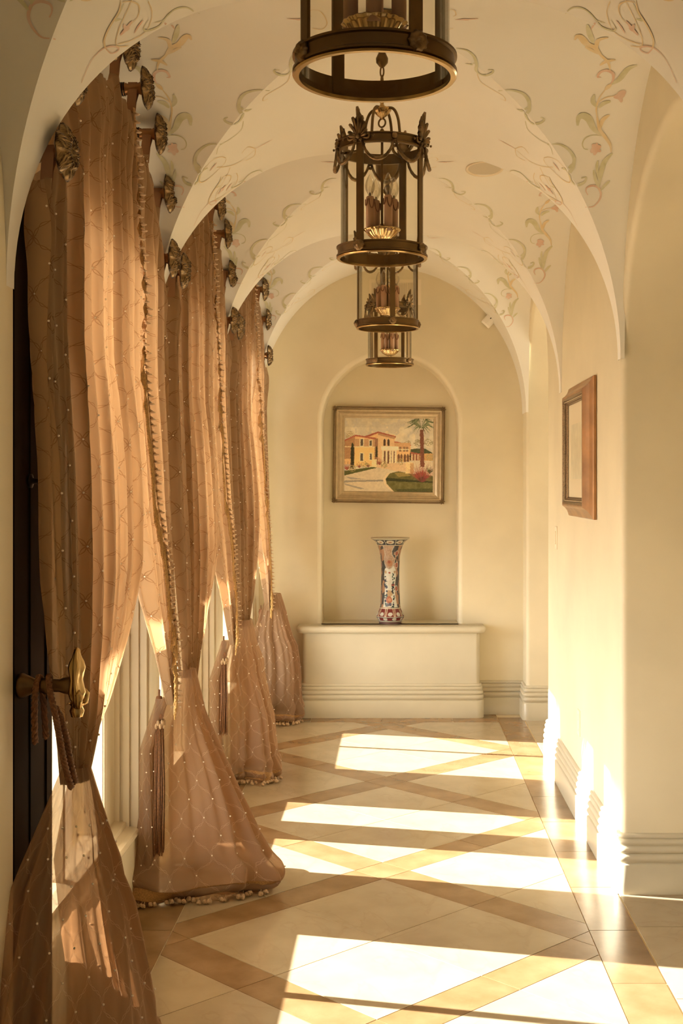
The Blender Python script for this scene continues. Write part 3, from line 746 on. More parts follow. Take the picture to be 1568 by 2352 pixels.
for k in range(3):
    yc = 3.86+PER*k; w_ = place[k]
    cn = empty('curtain', (0, 0, 0)); tag(cn, 'peach sheer embroidered curtain on the near side of the %s window from the camera' % w_, 'curtain', 'sheer curtains along the window wall')
    evn, _ = cloth_panel('n', yc, 1.3+k*2.1, cn)
    tabs(cn, yc, lambda d: d < .1, evn)
    T = near_tail[k]
    et = tail(cn, T['yp'], T['Xw'], T['zs'], T['rx'], T['zs'][:], T['ry'], .7+k, 7 if k else 10)
    hem_fringe(et, cn, .0, .42 if k else .5, 34, k)
    cf = empty('curtain', (0, 0, 0)); tag(cf, 'peach sheer curtain with tufted fringe down its edge, far side of the %s window' % w_, 'curtain', 'sheer curtains along the window wall')
    evf, _ = cloth_panel('f', yc, 2.9+k*1.7, cf, W=1.3)
    tabs(cf, yc, lambda d: d > .1, evf)
    def uf(z, yc=yc):
        pe = interp(z, [.72, 1.0, 1.6], [.80, .80, .79]); le = interp(z, FZ, FL)
        off = interp(z, [.72, 1.0, 1.3, 1.8, 2.8], [.0, .16, .23, .22, .02])
        return max(0, min(1, 1-off/max(.08, (pe-le))))
    fringe(evf, k, cf, uf, .73, 2.72, yc)
    if k < 2:
        tail(cf, yc+.76, -.93, [0, .72], [.05, .035], [0, .72], [.035, .02], 3+k, 4, top=.74, W=.6, nu=60, nv=40)
    else:
        T = near_tail[3]
        et = tail(cf, T['yp'], T['Xw'], T['zs'], T['rx'], T['zs'][:], T['ry'], 2.2, 7); hem_fringe(et, cf, .0, .6, 40, 9, .02)

# rosettes that carry the curtains
def rosette_mesh(R=.072):
    mb = MB(); nt_, nr = 144, 26; P = []
    def leaf(t, n, ph, f0, f1, f):
        """height of a ring of curled leaves between radius fractions f0 and f1"""
        a = (t*n/(2*PI)+ph) % 1-.5; g = (f-f0)/(f1-f0)
        if not 0 <= g <= 1: return 0
        wd = .5*math.sin(PI*min(1, .12+.88*g))**.6; q = abs(a)/max(wd, .02)
        if q > 1: return 0
        rib = math.cos(q*PI/2)**.5; vein = .35*abs(math.sin((q*2.6+g*2.2)*PI)); groove = .45*math.exp(-(a/.035)**2)
        return math.sin(PI*min(1, g*.9+.08))**.5*(rib*(1-vein)-groove+.35*g*g)
    for i in range(nt_):
        t = 2*PI*i/nt_; lob = abs(math.sin(6*t/2+.0)); edge = 1-.17*(1-lob)**1.6-.025*abs(math.sin(18*t))
        for j in range(nr+1):
            f = j/nr; rad = R*f*(1+(edge-1)*f*f)
            h = .016*(1-f**2)+.012*leaf(t, 6, 0, .30, 1.0, f)+.010*leaf(t, 6, .5, .16, .66, f)+.006*(math.cos(f/.16*PI/2) if f < .16 else 0)*(1+.4*abs(math.sin(4*t)))
            P.append((h, rad*math.cos(t), rad*math.sin(t)))
    mb.grid(P, nt_, nr+1, True)
    Q = []
    for i in range(nt_):
        x = P[i*(nr+1)+nr]; Q += [x, (-.006, x[1]*.8, x[2]*.8), (-.006, 0, 0)]
    mb.grid(Q, nt_, 3, True); return mb
def make_rosette():
    r = empty('curtain_rosette', (0, 0, 0))
    rosette_mesh().build('medallion', M['rosette'], r)
    mb = MB(); mb.lathe([(.0, -.002), (.026, -.002), (.022, -.012), (.016, -.024), (.0145, -.034), (.0145, -.048), (.019, -.058), (.021, -.064), (.021, -.074), (.016, -.078), (.018, -.120), (.024, -.135), (.024, -.22)], 24, axis='x')
    mb.build('neck', M['neck'], r)
    mb = MB()
    for q in range(4): mb.tube([(-.066-.006*q, .0205*math.cos(2*PI*i/20), .0205*math.sin(2*PI*i/20)) for i in range(20)], .0024, 6, True)
    mb.build('rings', M['iron'], r); return r
proto = None
ordn = ['first', 'second', 'third', 'fourth', 'fifth', 'sixth', 'seventh', 'eighth', 'last']
for k in range(3):
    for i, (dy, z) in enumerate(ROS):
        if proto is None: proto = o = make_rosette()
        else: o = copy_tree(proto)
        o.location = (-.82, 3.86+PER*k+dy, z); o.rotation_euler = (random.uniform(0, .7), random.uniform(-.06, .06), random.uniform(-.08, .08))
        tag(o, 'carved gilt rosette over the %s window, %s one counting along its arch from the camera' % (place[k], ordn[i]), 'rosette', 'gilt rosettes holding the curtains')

# holdback with rope at the near pier
hb = tag(empty('curtain_holdback', (-.786, 3.05, 1.035)), 'bronze curtain holdback with a lobed shell finial on the near pier at left', 'holdback')
mb = MB(); mb.lathe([(0, -.128), (.030, -.128), (.031, -.120), (.024, -.105), (.017, -.09), (.0165, -.075), (.021, -.062), (.021, -.056), (.016, -.05), (.0155, -.03), (.020, -.018), (.022, -.006), (.018, .004), (0, .006)], 24, axis='x'); mb.build('post', M['bronze'], hb)
mb = MB(); P = []
for i in range(40):
    t = 2*PI*i/40
    for j in range(17):
        b = PI*j/16; r = .062*math.sin(b)**.8; lob = 1+.10*math.cos(5*t)*math.sin(b)
        P.append((.012+.017*math.sin(b)*math.cos(t)*lob*(1+.25*math.sin(7*b)), .034*math.sin(b)*math.sin(t)*lob, .015-.078*math.cos(b)))
mb.grid(P, 40, 17, True)
for s_ in (-1, 1): mb.tube([(.018, s_*.022, -.01), (.026, s_*.034, -.025), (.024, s_*.03, -.045), (.018, s_*.018, -.05)], [.007, .009, .008, .004], 8)
mb.lathe([(.014, -.075), (.018, -.06), (.014, -.05), (.02, -.042)], 16, c=(.012, 0, 0)); mb.build('shell_finial', M['brass'], hb)
def rope_mesh(mb, pts, r, turns):
    pts = smooth_path(pts, 14); L = len(pts)
    for s_ in range(3):
        q = []
        for i, p in enumerate(pts):
            a = 2*PI*(turns*i/L+s_/3); q.append((p[0]+r*.55*math.cos(a), p[1]+r*.55*math.sin(a)*.7, p[2]+r*.3*math.sin(a)))
        mb.tube(q, r*.62, 6)
tb = tag(empty('tieback_rope', (0, 0, 0)), 'twisted brown rope tieback slung over the bronze holdback at left', 'rope')
mb = MB()
rope_mesh(mb, [(-.87, 3.03, .90), (-.868, 3.02, 1.0), (-.866, 3.04, 1.055), (-.864, 3.07, 1.03), (-.86, 3.09, .9)], .0075, 9)
rope_mesh(mb, [(-.842, 3.06, 1.05), (-.836, 3.03, 1.06), (-.83, 3.015, 1.03), (-.812, 3.0, .97), (-.80, 2.99, .92), (-.787, 2.985, .86), (-.775, 3.0, .80)], .0075, 13)
rope_mesh(mb, [(-.82, 3.03, .985), (-.805, 3.02, .96), (-.79, 3.01, .92), (-.778, 3.005, .86), (-.768, 3.01, .81)], .0075, 9)
mb.build('rope', M['cord'], tb)

# tassels at the piers
def make_tassel(y, zt, zb, label, x=-.872):
    t = tag(empty('tieback_tassel', (x, y, zt)), label, 'tassel', 'cord tassels at the window piers')
    L = zt-zb; mb = MB(); mb.lathe([(0, .0), (.014, -.004), (.02, -.02), (.016, -.04), (.024, -.055), (.026, -.075), (.018, -.09), (.022, -.10), (0, -.10)], 20); mb.build('head', M['cord'], t)
    mb = MB()
    for i in range(16):
        a = 2*PI*i/16; mb.sphere((.027*math.cos(a), .027*math.sin(a), -.098-.012*(i % 2)), .009, 7, 5, (1, 1, 1.3))
    mb.build('ruff', M['hemtuft'], t)
    mb = MB()
    for i in range(46):
        a = 2.4*i; r = .022*math.sqrt((i+1)/46); f = 1.25; w1 = random.uniform(-.006, .006)
        mb.tube([(r*math.cos(a), r*math.sin(a), -.10), (r*f*math.cos(a)+w1, r*f*math.sin(a), -.1-(L-.1)*.5), (r*f*1.15*math.cos(a)-.006, r*f*1.2*math.sin(a), -L+random.uniform(0, .03))], .0032, 5)
    tag(mb.build('cord_skirt', M['cord'], t), kind='stuff')
    t.scale = (.7, .7, 1)
    mb = MB(); mb.tube(smooth_path([(0, 0, -.005), (0, .003, .008), (0, .006, .02)], 6), .006, 6); mb.build('hanger', M['cord'], t)
make_tassel(4.62, .75, .16, 'long brown cord tassel hanging beside the pier after the first window')
make_tassel(6.34, .74, .26, 'brown cord tassel hanging beside the pier after the second window')
make_tassel(8.06, .73, .30, 'brown cord tassel hanging beside the pier after the third window')

# dark shutter leaf folded in the first window
sh = tag(empty('window_shutter', (-.935, 3.03, 0)), 'dark wooden shutter leaf behind the near edge of the first curtain', 'shutter')
mb = MB(); mb.box(-.010, .010, 0, .33, .004, 2.25)
mb.box(.010, .016, 0, .05, .01, 2.24); mb.box(.010, .016, .28, .33, .01, 2.24); mb.box(.010, .014, .14, .165, .01, 2.24)
mb.build('leaf', M['shutter'], sh)
mb = MB(); mb.lathe([(0, .02), (.018, .02), (.018, .027), (.008, .03), (.007, .045), (0, .045)], 14, c=(-.004, .12, 1.53), axis='x')
mb.tube(smooth_path([(.036, .12, 1.53), (.045, .14, 1.515), (.05, .17, 1.505), (.05, .195, 1.515), (.048, .20, 1.54), (.045, .185, 1.55)], 5), .006, 8)
mb.build('handle', M['iron'], sh)

# ------------------------------------------------------------------ lanterns
def ringband(mb, r0, r1, z0, z1, lip=.004, n=64):
    prof = [(r0, z0), (r1, z0), (r1+lip, z0+.001), (r1+lip, z0+.005), (r1, z0+.007), (r1, z1-.007), (r1+lip, z1-.005), (r1+lip, z1-.001), (r1, z1), (r0, z1), (r0, z0)]
    mb.lathe(prof, n, smooth=True)
M['cup'] = mat('gadrooned_brass', (.75, .55, .28), .22, metal=1, noise=.15, nscale=20); darken_creases(M['cup'], (.06, .03, .01), .46, .52)
def make_lantern():
    L = empty('hall_lantern', (0, 0, 0)); z0 = 2.214
    mb = MB(); ringband(mb, .131, .1355, z0+.002, z0+.034); o = mb.build('bottom_ring', M['bronze'], L); smooth_by_angle(o)
    mb = MB(); mb.lathe([(.1285, 0), (.137, 0), (.1395, .003), (.137, .006), (.1285, .006), (.1285, 0)], 64, c=(0, 0, z0-.004)); o = mb.build('bottom_lip', M['brass'], L); smooth_by_angle(o)
    mb = MB(); ringband(mb, .128, .1355, 2.534, 2.566); o = mb.build('top_ring', M['bronze'], L); smooth_by_angle(o)
    mb = MB(); mb.lathe([(.1265, z0+.01), (.1265, 2.55)], 64); mb.lathe([(.1245, z0+.01), (.1245, 2.55)], 64); mb.build('glass', M['glass'], L)
    for k in range(4):
        a = PI/2*k; ca, sa = math.sin(a), -math.cos(a)       # a = 0 faces the camera (-Y)
        def F(r, t, z): return (r*ca+t*(-sa)*1.0, r*sa+t*ca, z)
        mb = MB(); P = []
        for z in (z0+.005, 2.55):
            for (r, t) in ((.1285, -.0115), (.1345, -.0115), (.1345, .0115), (.1285, .0115), (.1285, -.0115)): P.append(F(r, t, z))
        mb.grid(P, 2, 5, smooth=False); mb.build('strap', M['bronze'], L)
        # bottom rosette
        mb = MB(); P = []; nn = 32
        for i in range(nn):
            t = 2*PI*i/nn; rr = .019*(1-.18*abs(math.sin(5*t)))
            for (f, h) in ((0, .012), (.25, .012), (.3, .006), (.6, .009), (1, .003), (1, -.002)): P.append(F(.138+h, rr*f*math.cos(t), z0+.018+rr*f*math.sin(t)))
        mb.grid(P, nn, 6, True); mb.build('ring_rosette', M['gilt'], L)
        # palmette on the top ring
        mb = MB()
        for q in range(-4, 5):
            an = q*.42; ln = .070*(1-.085*abs(q)) if q else .088
            base = Vector((0, .0)); tip = (math.sin(an)*ln*.62, math.cos(an)*ln if abs(q) < 4 else ln*.1)
            pts = [F(.138, 0, 2.552), F(.143, tip[0]*.5, 2.552+tip[1]*.5), F(.145, tip[0]*.9, 2.552+tip[1]*.9), F(.149, tip[0]*1.04, 2.552+tip[1]*1.0)]
            mb.tube(pts, [.003, .0045, .0062, .0035], 6)
        mb.tube([F(.137, x*.001, 2.545) for x in (-20, 0, 20)], .004, 6)
        for s_ in (-1, 1):
            mb.tube(smooth_path([F(.139, s_*.004, 2.556), F(.141, s_*.018, 2.548), F(.141, s_*.033, 2.546), F(.141, s_*.036, 2.556), F(.141, s_*.029, 2.558)], 4), .0036, 6)
            mb.sphere(F(.141, s_*.009, 2.543), .0062, 8, 6); mb.sphere(F(.141, s_*.052, 2.55), .004, 6, 5)
        mb.sphere(F(.143, 0, 2.553), .008, 8, 6)
        P = []
        for i in range(17):
            f = i/16; wd_ = .0235*math.sin(PI*min(1, f*.9+.12))**.8*(1-.35*f)
            for q in (-1, -.5, 0, .5, 1): P.append(F(.1385+.004*(1-abs(q)), q*wd_*(1+.12*math.sin(26*f)), 2.548+.082*f))
        mb.grid(P, 17, 5); mb.grid([Vector(p)-Vector((.004*ca, .004*sa, 0)) for p in P], 17, 5); mb.build('palmette', M['gilt'], L)
        # mid ornament and swags
        am = a+PI/4; cm, sm = math.sin(am), -math.cos(am)
        mb = MB(); mb.sphere((.139*cm, .139*sm, 2.553), .0095, 10, 6); mb.sphere((.140*cm, .140*sm, 2.536), .007, 8, 6); mb.sphere((.140*cm, .140*sm, 2.522), .005, 8, 6); mb.build('ring_boss', M['gilt'], L)
        for s_ in (0, 1):
            a0 = a+s_*PI/4+.07*(1-s_)+.02; a1 = a+(s_+1)*PI/4-.02-.07*s_; pts = []; rad = []
            for i in range(19):
                f = i/18; an = a0+(a1-a0)*f; R = .141+.004*math.sin(PI*f); dz = .058*(1-(2*f-1)**2)**.72
                pts.append((R*math.sin(an), -R*math.cos(an), 2.540-dz)); rad.append(.0034+.0022*math.sin(PI*f)+.0008*(i % 2))
            mb = MB(); mb.tube(pts, rad, 7); mb.build('swag', M['gilt'], L)
        # curved arm to the crown
        pts = [(r*ca, r*sa, z) for r, z in ((.128, 2.552), (.095, 2.553), (.072, 2.558), (.064, 2.575), (.061, 2.60), (.057, 2.63), (.048, 2.655), (.036, 2.668), (.02, 2.672))]
        mb = MB(); mb.tube(smooth_path(pts, 4), .0045, 8); mb.build('arm', M['bronze'], L)
        # candle
        r = .041; ak = a-.576; cx, cy = r*math.sin(ak), -r*math.cos(ak)
        mb = MB(); mb.lathe([(0, 2.29), (.0128, 2.29), (.0128, 2.392), (.0118, 2.397), (.009, 2.399), (.005, 2.399), (0, 2.399)], 20, c=(cx, cy, 0)); can = mb.build('candle', M['wax'], L)
        mb = MB()
        for q in range(4):
            b0 = PI/2*q+.3; pts = []
            for i in range(13):
                f = i/12; bb_ = b0+f*1.25; dz = .028*abs(math.sin(PI*f*1.0))**.5*(1 if q % 2 else .7); pts.append((cx+.0136*math.cos(bb_), cy+.0136*math.sin(bb_), 2.390-dz))
            mb.tube(pts, .0019, 5)
        mb.build('wax_drip', M['drip'], can)
        mb = MB(); mb.lathe([(.0055, 2.399), (.006, 2.404), (.0135, 2.418), (.0155, 2.43), (.013, 2.445), (.007, 2.458), (.002, 2.466), (.0, 2.467)], 18, c=(cx, cy, 0))
        mb.build('bulb', M['bulb'], can)
        mb = MB(); mb.tube([(cx-.003, cy, 2.40), (cx-.003, cy, 2.425), (cx, cy, 2.43), (cx+.003, cy, 2.425), (cx+.003, cy, 2.40)], .0005, 4); mb.tube([(cx, cy, 2.398), (cx, cy, 2.41)], .002, 6); mb.build('filament', M['gilt'], can)
    fl = lambda n, d: (lambda t, h: 1+d*abs(math.sin(n*t/2)))
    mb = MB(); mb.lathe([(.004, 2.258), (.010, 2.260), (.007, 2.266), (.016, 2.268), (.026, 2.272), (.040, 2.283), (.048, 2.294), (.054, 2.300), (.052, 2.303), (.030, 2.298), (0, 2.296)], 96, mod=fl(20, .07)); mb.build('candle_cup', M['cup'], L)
    mb = MB(); mb.lathe([(0, 2.676), (.014, 2.676), (.026, 2.672), (.027, 2.667), (.020, 2.657), (.012, 2.648), (.008, 2.646), (.005, 2.640), (0, 2.64)], 64, mod=fl(14, .08)); mb.lathe([(.010, 2.674), (.007, 2.683), (.004, 2.69)], 16); mb.build('crown', M['brass'], L)
    mb = MB(); mb.tube([(.012*math.cos(t), 0, 2.628+.013*math.sin(t)) for t in [2*PI*i/20 for i in range(20)]], .0028, 6, True)
    mb.lathe([(.0, 2.612), (.004, 2.61), (.0075, 2.603), (.0065, 2.596), (.004, 2.592), (.004, 2.29)], 14); mb.build('rod', M['bronze'], L)
    mb = MB()
    mb.tube([(.013*math.cos(t), 0, 2.705+.015*math.sin(t)) for t in [2*PI*i/20 for i in range(20)]], .003, 6, True)
    mb.tube([(0, .006*math.cos(t), 2.745+.028*math.sin(t)) for t in [2*PI*i/20 for i in range(20)]], .0028, 6, True)
    mb.tube([(.006*math.cos(t), 0, 2.785+.016*math.sin(t)) for t in [2*PI*i/20 for i in range(20)]], .0025, 6, True); mb.build('chain', M['bronze'], L)
    mb = MB(); mb.lathe([(0, 2.795), (.008, 2.80), (.018, 2.812), (.019, 2.825), (.012, 2.84), (.008, 2.848), (.012, 2.856), (.035, 2.864), (.05, 2.885), (.055, 2.955)], 40); mb.build('canopy', M['bronze'], L)
    return L
lan = None
for i, (y, x, rot) in enumerate(((2.14, -.0380, 31), (3.86, -.0465, -29), (5.58, -.043, 10), (7.30, -.0435, -36))):
    if lan is None: lan = o = make_lantern()
    else: o = copy_tree(lan)
    o.location = (x, y, 0); o.rotation_euler = (0, 0, math.radians(rot))
    tag(o, ['nearest brass hall lantern, cut off by the top of the picture', 'second brass hall lantern, shown whole with candles and swags', 'third brass hall lantern partly hidden behind the whole one', 'farthest and smallest brass hall lantern above the niche'][i], 'lantern', 'brass lanterns down the hall')

# ------------------------------------------------------------------ framed painting in the niche
def frame_sweep(mb, w2, h2, prof, smooth=False):
    """rectangular frame in the local XZ plane, front towards -Y; prof: (inset, front)"""
    P = []
    for sx, sz in ((-1, -1), (1, -1), (1, 1), (-1, 1)):
        for (i, d) in prof: P.append((sx*(w2-i), -d, sz*(h2-i)))
    mb.grid(P, 4, len(prof), True, smooth=smooth)
pa = tag(empty('villa_painting', (-.058, YB+ND-.002, 1.725)), 'painting of a yellow villa and palm in a champagne gilt frame, hung in the niche', 'painting')
pa.rotation_euler = (0, math.radians(.7), 0)
mb = MB(); frame_sweep(mb, .383, .330, [(0, 0), (0, .022), (.004, .028), (.014, .028), (.018, .024), (.020, .030), (.026, .036), (.034, .034), (.040, .026), (.046, .026), (.050, .020), (.066, .014), (.070, .016), (.078, .014), (.080, .008)]); mb.build('frame', M['fgold'], pa)
mb = MB()
for sx in (-1, 1):
    for i in range(100):
        z = -.326+.652*(i+.5)/100; mb.tube([(sx*.380, -.0285, z-.003), (sx*.371, -.0285, z+.003)], .0023, 4)
for sz in (-1, 1):
    for i in range(116):
        x = -.378+.756*(i+.5)/116; mb.tube([(x-.003, -.0285, sz*.3275), (x+.003, -.0285, sz*.3185)], .0023, 4)
tag(mb.build('rope_edge', M['fdark'], pa), kind='stuff')
for sx in (-1, 1):
    for sz in (-1, 1):
        mb = MB(); c0 = Vector((sx*.366, -.031, sz*.313))
        for q in range(7):
            a = 2*PI*q/7; mb.tube([c0, c0+Vector((.011*math.cos(a), -.005, .011*math.sin(a))), c0+Vector((.021*math.cos(a), -.001, .021*math.sin(a)))], [.003, .0045, .002], 5)
        mb.sphere(c0+Vector((0, -.004, 0)), .005, 8, 6); mb.build('corner_leaf', M['fdark'], pa)
nx, nz = 276, 230; gx, gz = np.meshgrid(np.linspace(222, 1330, nx), np.linspace(1138, 212, nz), indexing='ij')
px, py = gx.ravel(), gz.ravel(); img = np.zeros((nx*nz, 3))
rng = np.random.RandomState(3)
def vnoise(x, y, s, seed=0):
    xi = x/s; yi = y/s; x0 = np.floor(xi).astype(int); y0 = np.floor(yi).astype(int); fx = xi-x0; fy = yi-y0; fx = fx*fx*(3-2*fx); fy = fy*fy*(3-2*fy)
    h = lambda a, b: (np.sin(a*127.1+b*311.7+seed*17.3)*43758.5453) % 1
    return (h(x0, y0)*(1-fx)+h(x0+1, y0)*fx)*(1-fy)+(h(x0, y0+1)*(1-fx)+h(x0+1, y0+1)*fx)*fy
def fbm(x, y, s, seed=0): return .5*vnoise(x, y, s, seed)+.3*vnoise(x, y, s/2, seed+1)+.2*vnoise(x, y, s/4, seed+2)
def inpoly(x, y, poly):
    r = np.zeros(x.shape, bool); j = len(poly)-1
    for i in range(len(poly)):
        xi, yi = poly[i]; xj, yj = poly[j]
        if yi != yj: r ^= ((yi > y) != (yj > y)) & (x < (xj-xi)*(y-yi)/(yj-yi)+xi)
        j = i
    return r
def fill(poly, col, var=10, s=12, wob=2):
    wx = px+wob*(vnoise(px, py, 9, 5)-.5)*2; wy = py+wob*(vnoise(px, py, 9, 6)-.5)*2
    m_ = inpoly(wx, wy, poly); n = (fbm(px, py, s, int(col[0]) % 7)-.5)[:, None]*2*var
    img[m_] = (np.array(col, float)+n)[m_]
def R_(x0, y0, x1, y1): return [(x0, y0), (x1, y0), (x1, y1), (x0, y1)]
f = fbm(px, py, 170, 2)[:, None]; g_ = fbm(px, py, 90, 9)[:, None]
img[:] = np.array([196, 190, 168])*(1-f)+np.array([224, 204, 158])*f; img[:] = img*(.88+.2*g_); img[py < 330] -= 8
m_ = (fbm(px, py, 120, 4) > .56); img[m_] = img[m_]*.5+np.array([178, 172, 158])*.5
for (x, y, r, c) in ((285, 430, 60, (178, 160, 110)), (1010, 520, 40, (168, 150, 100)), (1140, 520, 55, (150, 140, 95)), (1270, 510, 60, (160, 150, 105))):
    m_ = ((px-x)**2+((py-y)*1.2)**2 < r*r) & (vnoise(px, py, 9, 8) > .45); img[m_] = c
fill([(1050, 600), (1120, 590), (1230, 590), (1320, 640), (1330, 720), (1050, 720)], (70, 80, 45), 16)
fill(R_(1050, 650, 1330, 740), (196, 150, 70), 12)
fill([(222, 500), (365, 432), (490, 445), (640, 385), (860, 440), (845, 505), (1050, 545), (1050, 740), (222, 800)], (222, 178, 100), 10)
fill([(222, 500), (350, 440), (350, 730), (222, 730)], (178, 128, 72), 10); fill(R_(350, 560, 600, 820), (238, 190, 92), 8); fill(R_(350, 478, 600, 575), (196, 148, 88), 8)
fill([(222, 490), (360, 425), (620, 462), (620, 484), (362, 445), (222, 510)], (178, 84, 48), 14)
fill(R_(635, 420, 850, 800), (220, 182, 118), 8); fill([(480, 440), (640, 380), (865, 440), (860, 458), (640, 402), (520, 450)], (168, 78, 46), 12)
fill([(640, 400), (850, 448), (845, 475), (640, 425)], (182, 132, 84), 8)
fill(R_(600, 470, 640, 800), (158, 108, 66), 10)
fill([(845, 500), (1055, 545), (1055, 556), (845, 520)], (190, 96, 52), 8); fill(R_(845, 520, 1040, 600), (206, 158, 92), 8)
for (x0, y0, x1, y1) in ((410, 470, 465, 572), (525, 485, 572, 570), (412, 650, 465, 760), (530, 650, 575, 745)):
    fill(R_(x0, y0, x1, y1), (228, 208, 160), 4); fill(R_(x0+10, y0+10, x1-10, y1-8), (96, 84, 66), 14)
for x in (708, 757): fill([(x, 560), (x, 490), (x+13, 470), (x+27, 490), (x+27, 560)], (80, 56, 36), 10)
fill(R_(222, 572, 600, 582), (232, 205, 150), 4)
fill(R_(680, 565, 895, 615), (226, 214, 176), 6); fill(R_(690, 625, 870, 790), (120, 78, 44), 14)
for x in (690, 735, 782, 812, 850): fill(R_(x, 612, x+24, 795), (224, 206, 160), 6)
for x in (905, 955, 990): fill(R_(x, 570, x+28, 630), (150, 110, 66), 8)
fill(R_(885, 598, 1030, 608), (232, 216, 170), 4); fill(R_(880, 630, 1040, 760), (226, 180, 104), 8)
for x in (885, 920, 962, 1000): fill([(x, 760), (x, 680), (x+14, 655), (x+30, 680), (x+30, 760)], (120, 78, 42), 12)
fill(R_(1055, 650, 1160, 740), (150, 88, 50), 10)
for x in (1060, 1098, 1136): fill(R_(x, 655, x+12, 738), (222, 200, 150), 4)
fill([(1050, 632), (1180, 655), (1165, 668), (1050, 655)], (168, 80, 46), 8)
# drive and lawn
fill([(222, 935), (620, 835), (800, 780), (1180, 740), (1330, 760), (1330, 1140), (222, 1140)], (204, 188, 152), 10, 30)
fill([(222, 880), (420, 850), (640, 815), (620, 840), (222, 940)], (86, 92, 34), 14)
fill([(560, 820), (800, 778), (1000, 770), (1000, 880), (880, 880), (760, 850)], (214, 180, 124), 8)
fill([(222, 1000), (740, 985), (740, 1005), (400, 1015), (222, 1030)], (146, 138, 122), 8); fill([(240, 950), (420, 975), (500, 985), (300, 985)], (160, 150, 132), 8)
fill([(225, 1035), (480, 1100), (430, 1110), (240, 1060)], (160, 150, 130), 8)
fill([(850, 1140), (755, 1040), (738, 975), (790, 905), (900, 878), (1050, 905), (1330, 930), (1330, 1140)], (104, 100, 34), 22, 40)
fill([(745, 960), (1100, 985), (1330, 1000), (1330, 1020), (745, 1000)], (58, 62, 24), 10); fill([(900, 1140), (850, 1100), (1330, 1090), (1330, 1140)], (78, 80, 28), 14)
fill([(850, 900), (980, 890), (1060, 930), (900, 950)], (150, 130, 44), 10)
fill([(708, 975), (760, 900), (792, 905), (740, 975), (757, 1040), (852, 1140), (822, 1140), (722, 1045)], (218, 196, 150), 5)
fill(R_(988, 765, 1080, 905), (232, 200, 130), 8); fill(R_(1045, 775, 1090, 900), (196, 152, 88), 8); fill(R_(565, 730, 626, 830), (236, 208, 146), 8)
# cypress, shrubs, palm
for (x0, x1, y0, y1) in ((300, 345, 515, 850), (612, 634, 540, 700), (1036, 1052, 600, 740)):
    fill([((x0+x1)/2, y0), (x1, y0+80), (x1, y1), (x0, y1), (x0, y0+80)], (52, 54, 28), 14, 10, 6)
def blades(cx, cy, n, ln, col, sp=1.0, wd=4):
    for i in range(n):
        a = -PI/2+(i/(n-1)-.5)*2.2*sp; l = ln*(.6+.4*rng.rand()); ex, ey = cx+l*math.cos(a), cy+l*math.sin(a)
        fill([(cx-wd, cy), (ex, ey), (cx+wd, cy)], tuple(c+rng.randint(-18, 18) for c in col), 6, 6, 1)
blades(255, 870, 12, 160, (160, 66, 44), .8); blades(410, 840, 12, 90, (150, 72, 44)); blades(520, 830, 12, 80, (126, 78, 44)); blades(660, 800, 10, 120, (150, 60, 44), .7)
for (x, y) in ((320, 850), (470, 800), (920, 755), (720, 795), (1290, 700)):
    m_ = ((px-x)**2+(py-y)**2 < 45**2) & (vnoise(px, py, 7, 3) > .55); img[m_] = (170, 150, 80)
blades(1190, 1000, 34, 300, (158, 60, 36), .95, 7); blades(1195, 1010, 16, 200, (110, 48, 34), 1.1, 8); blades(1290, 900, 12, 140, (90, 80, 40), .8, 6)
fill([(1160, 350), (1208, 350), (1222, 820), (1172, 820)], (124, 66, 40), 24, 10, 5)
for i in range(44):
    a = PI*(1.0+1.0*i/43)+rng.uniform(-.2, .2) if i % 2 else rng.uniform(-.35, PI+.35); l = 110+90*rng.rand()
    ex, ey = 1185+l*math.cos(a)*1.15, 300+l*math.sin(a)*.55+(30 if math.sin(a) > 0 else 0); mx_, my_ = 1185+.5*l*math.cos(a), 290+.45*l*math.sin(a)-26
    fill([(1180, 320), (mx_, my_-6), (ex, ey), (mx_, my_+10)], tuple(np.array((92, 104, 60))+rng.randint(-26, 36)), 10, 6, 3)
fill([(1060, 232), (1330, 232), (1330, 260), (1250, 300), (1150, 290)], (118, 124, 74), 20, 8, 8) if False else None
img = np.clip(img*(.96+.08*fbm(px, py, 14, 12)[:, None]), 0, 255)/255
lin = np.where(img <= .04045, img/12.92, ((img+.055)/1.055)**2.4)
P = [((x-776)/(1330-222)*.606, -.009, -(y-675)/(1138-212)*.504) for x, y in zip(px, py)]
mb = MB(); mb.grid(P, nx, nz, col=[tuple(c) for c in np.clip((lin*.72+.28*lin.mean(1, keepdims=True))*1.45, 0, 1)]); mb.build('canvas', M['oil'], pa)

# ------------------------------------------------------------------ imari style vase
va = tag(empty('porcelain_vase', (-.047, 8.40, .599)), 'tall flared porcelain vase painted in blue, rust and green, standing on the stone ledge', 'vase')
H = .57
pr = [(2200, .0735), (2180, .0745), (2150, .0755), (2135, .079), (2120, .0795), (2060, .090), (2030, .092), (2000, .0905), (1900, .077), (1850, .071), (1750, .0665), (1500, .063), (1200, .0605), (850, .061), (600, .065), (450, .074), (340, .0835), (270, .097), (220, .112), (190, .126), (175, .131), (165, .130)]
hy = np.array([p[0] for p in pr][::-1], float); hr = np.array([p[1] for p in pr][::-1])
NVv, NU_ = 300, 300
cyv = np.linspace(2200, 165, NVv); P = []; rad = np.interp(cyv, hy, hr)
ang = np.linspace(0, 2*PI, NU_, endpoint=False)
AN, CY = np.meshgrid(ang, cyv, indexing='ij'); rr_ = np.interp(CY, hy, hr)
S = ((AN+PI/3) % (2*PI/3))-PI/3        # repeats three times, S=0 towards the camera
X_ = 640+S*215/.78; px, py = X_.ravel(), CY.ravel(); img = np.zeros((px.size, 3))
def ell(x, y, a, b, col, var=8):
    m_ = ((px-x)/a)**2+((py-y)/b)**2 < 1+.25*(vnoise(px, py, 25, 1)-.5)*2; img[m_] = col
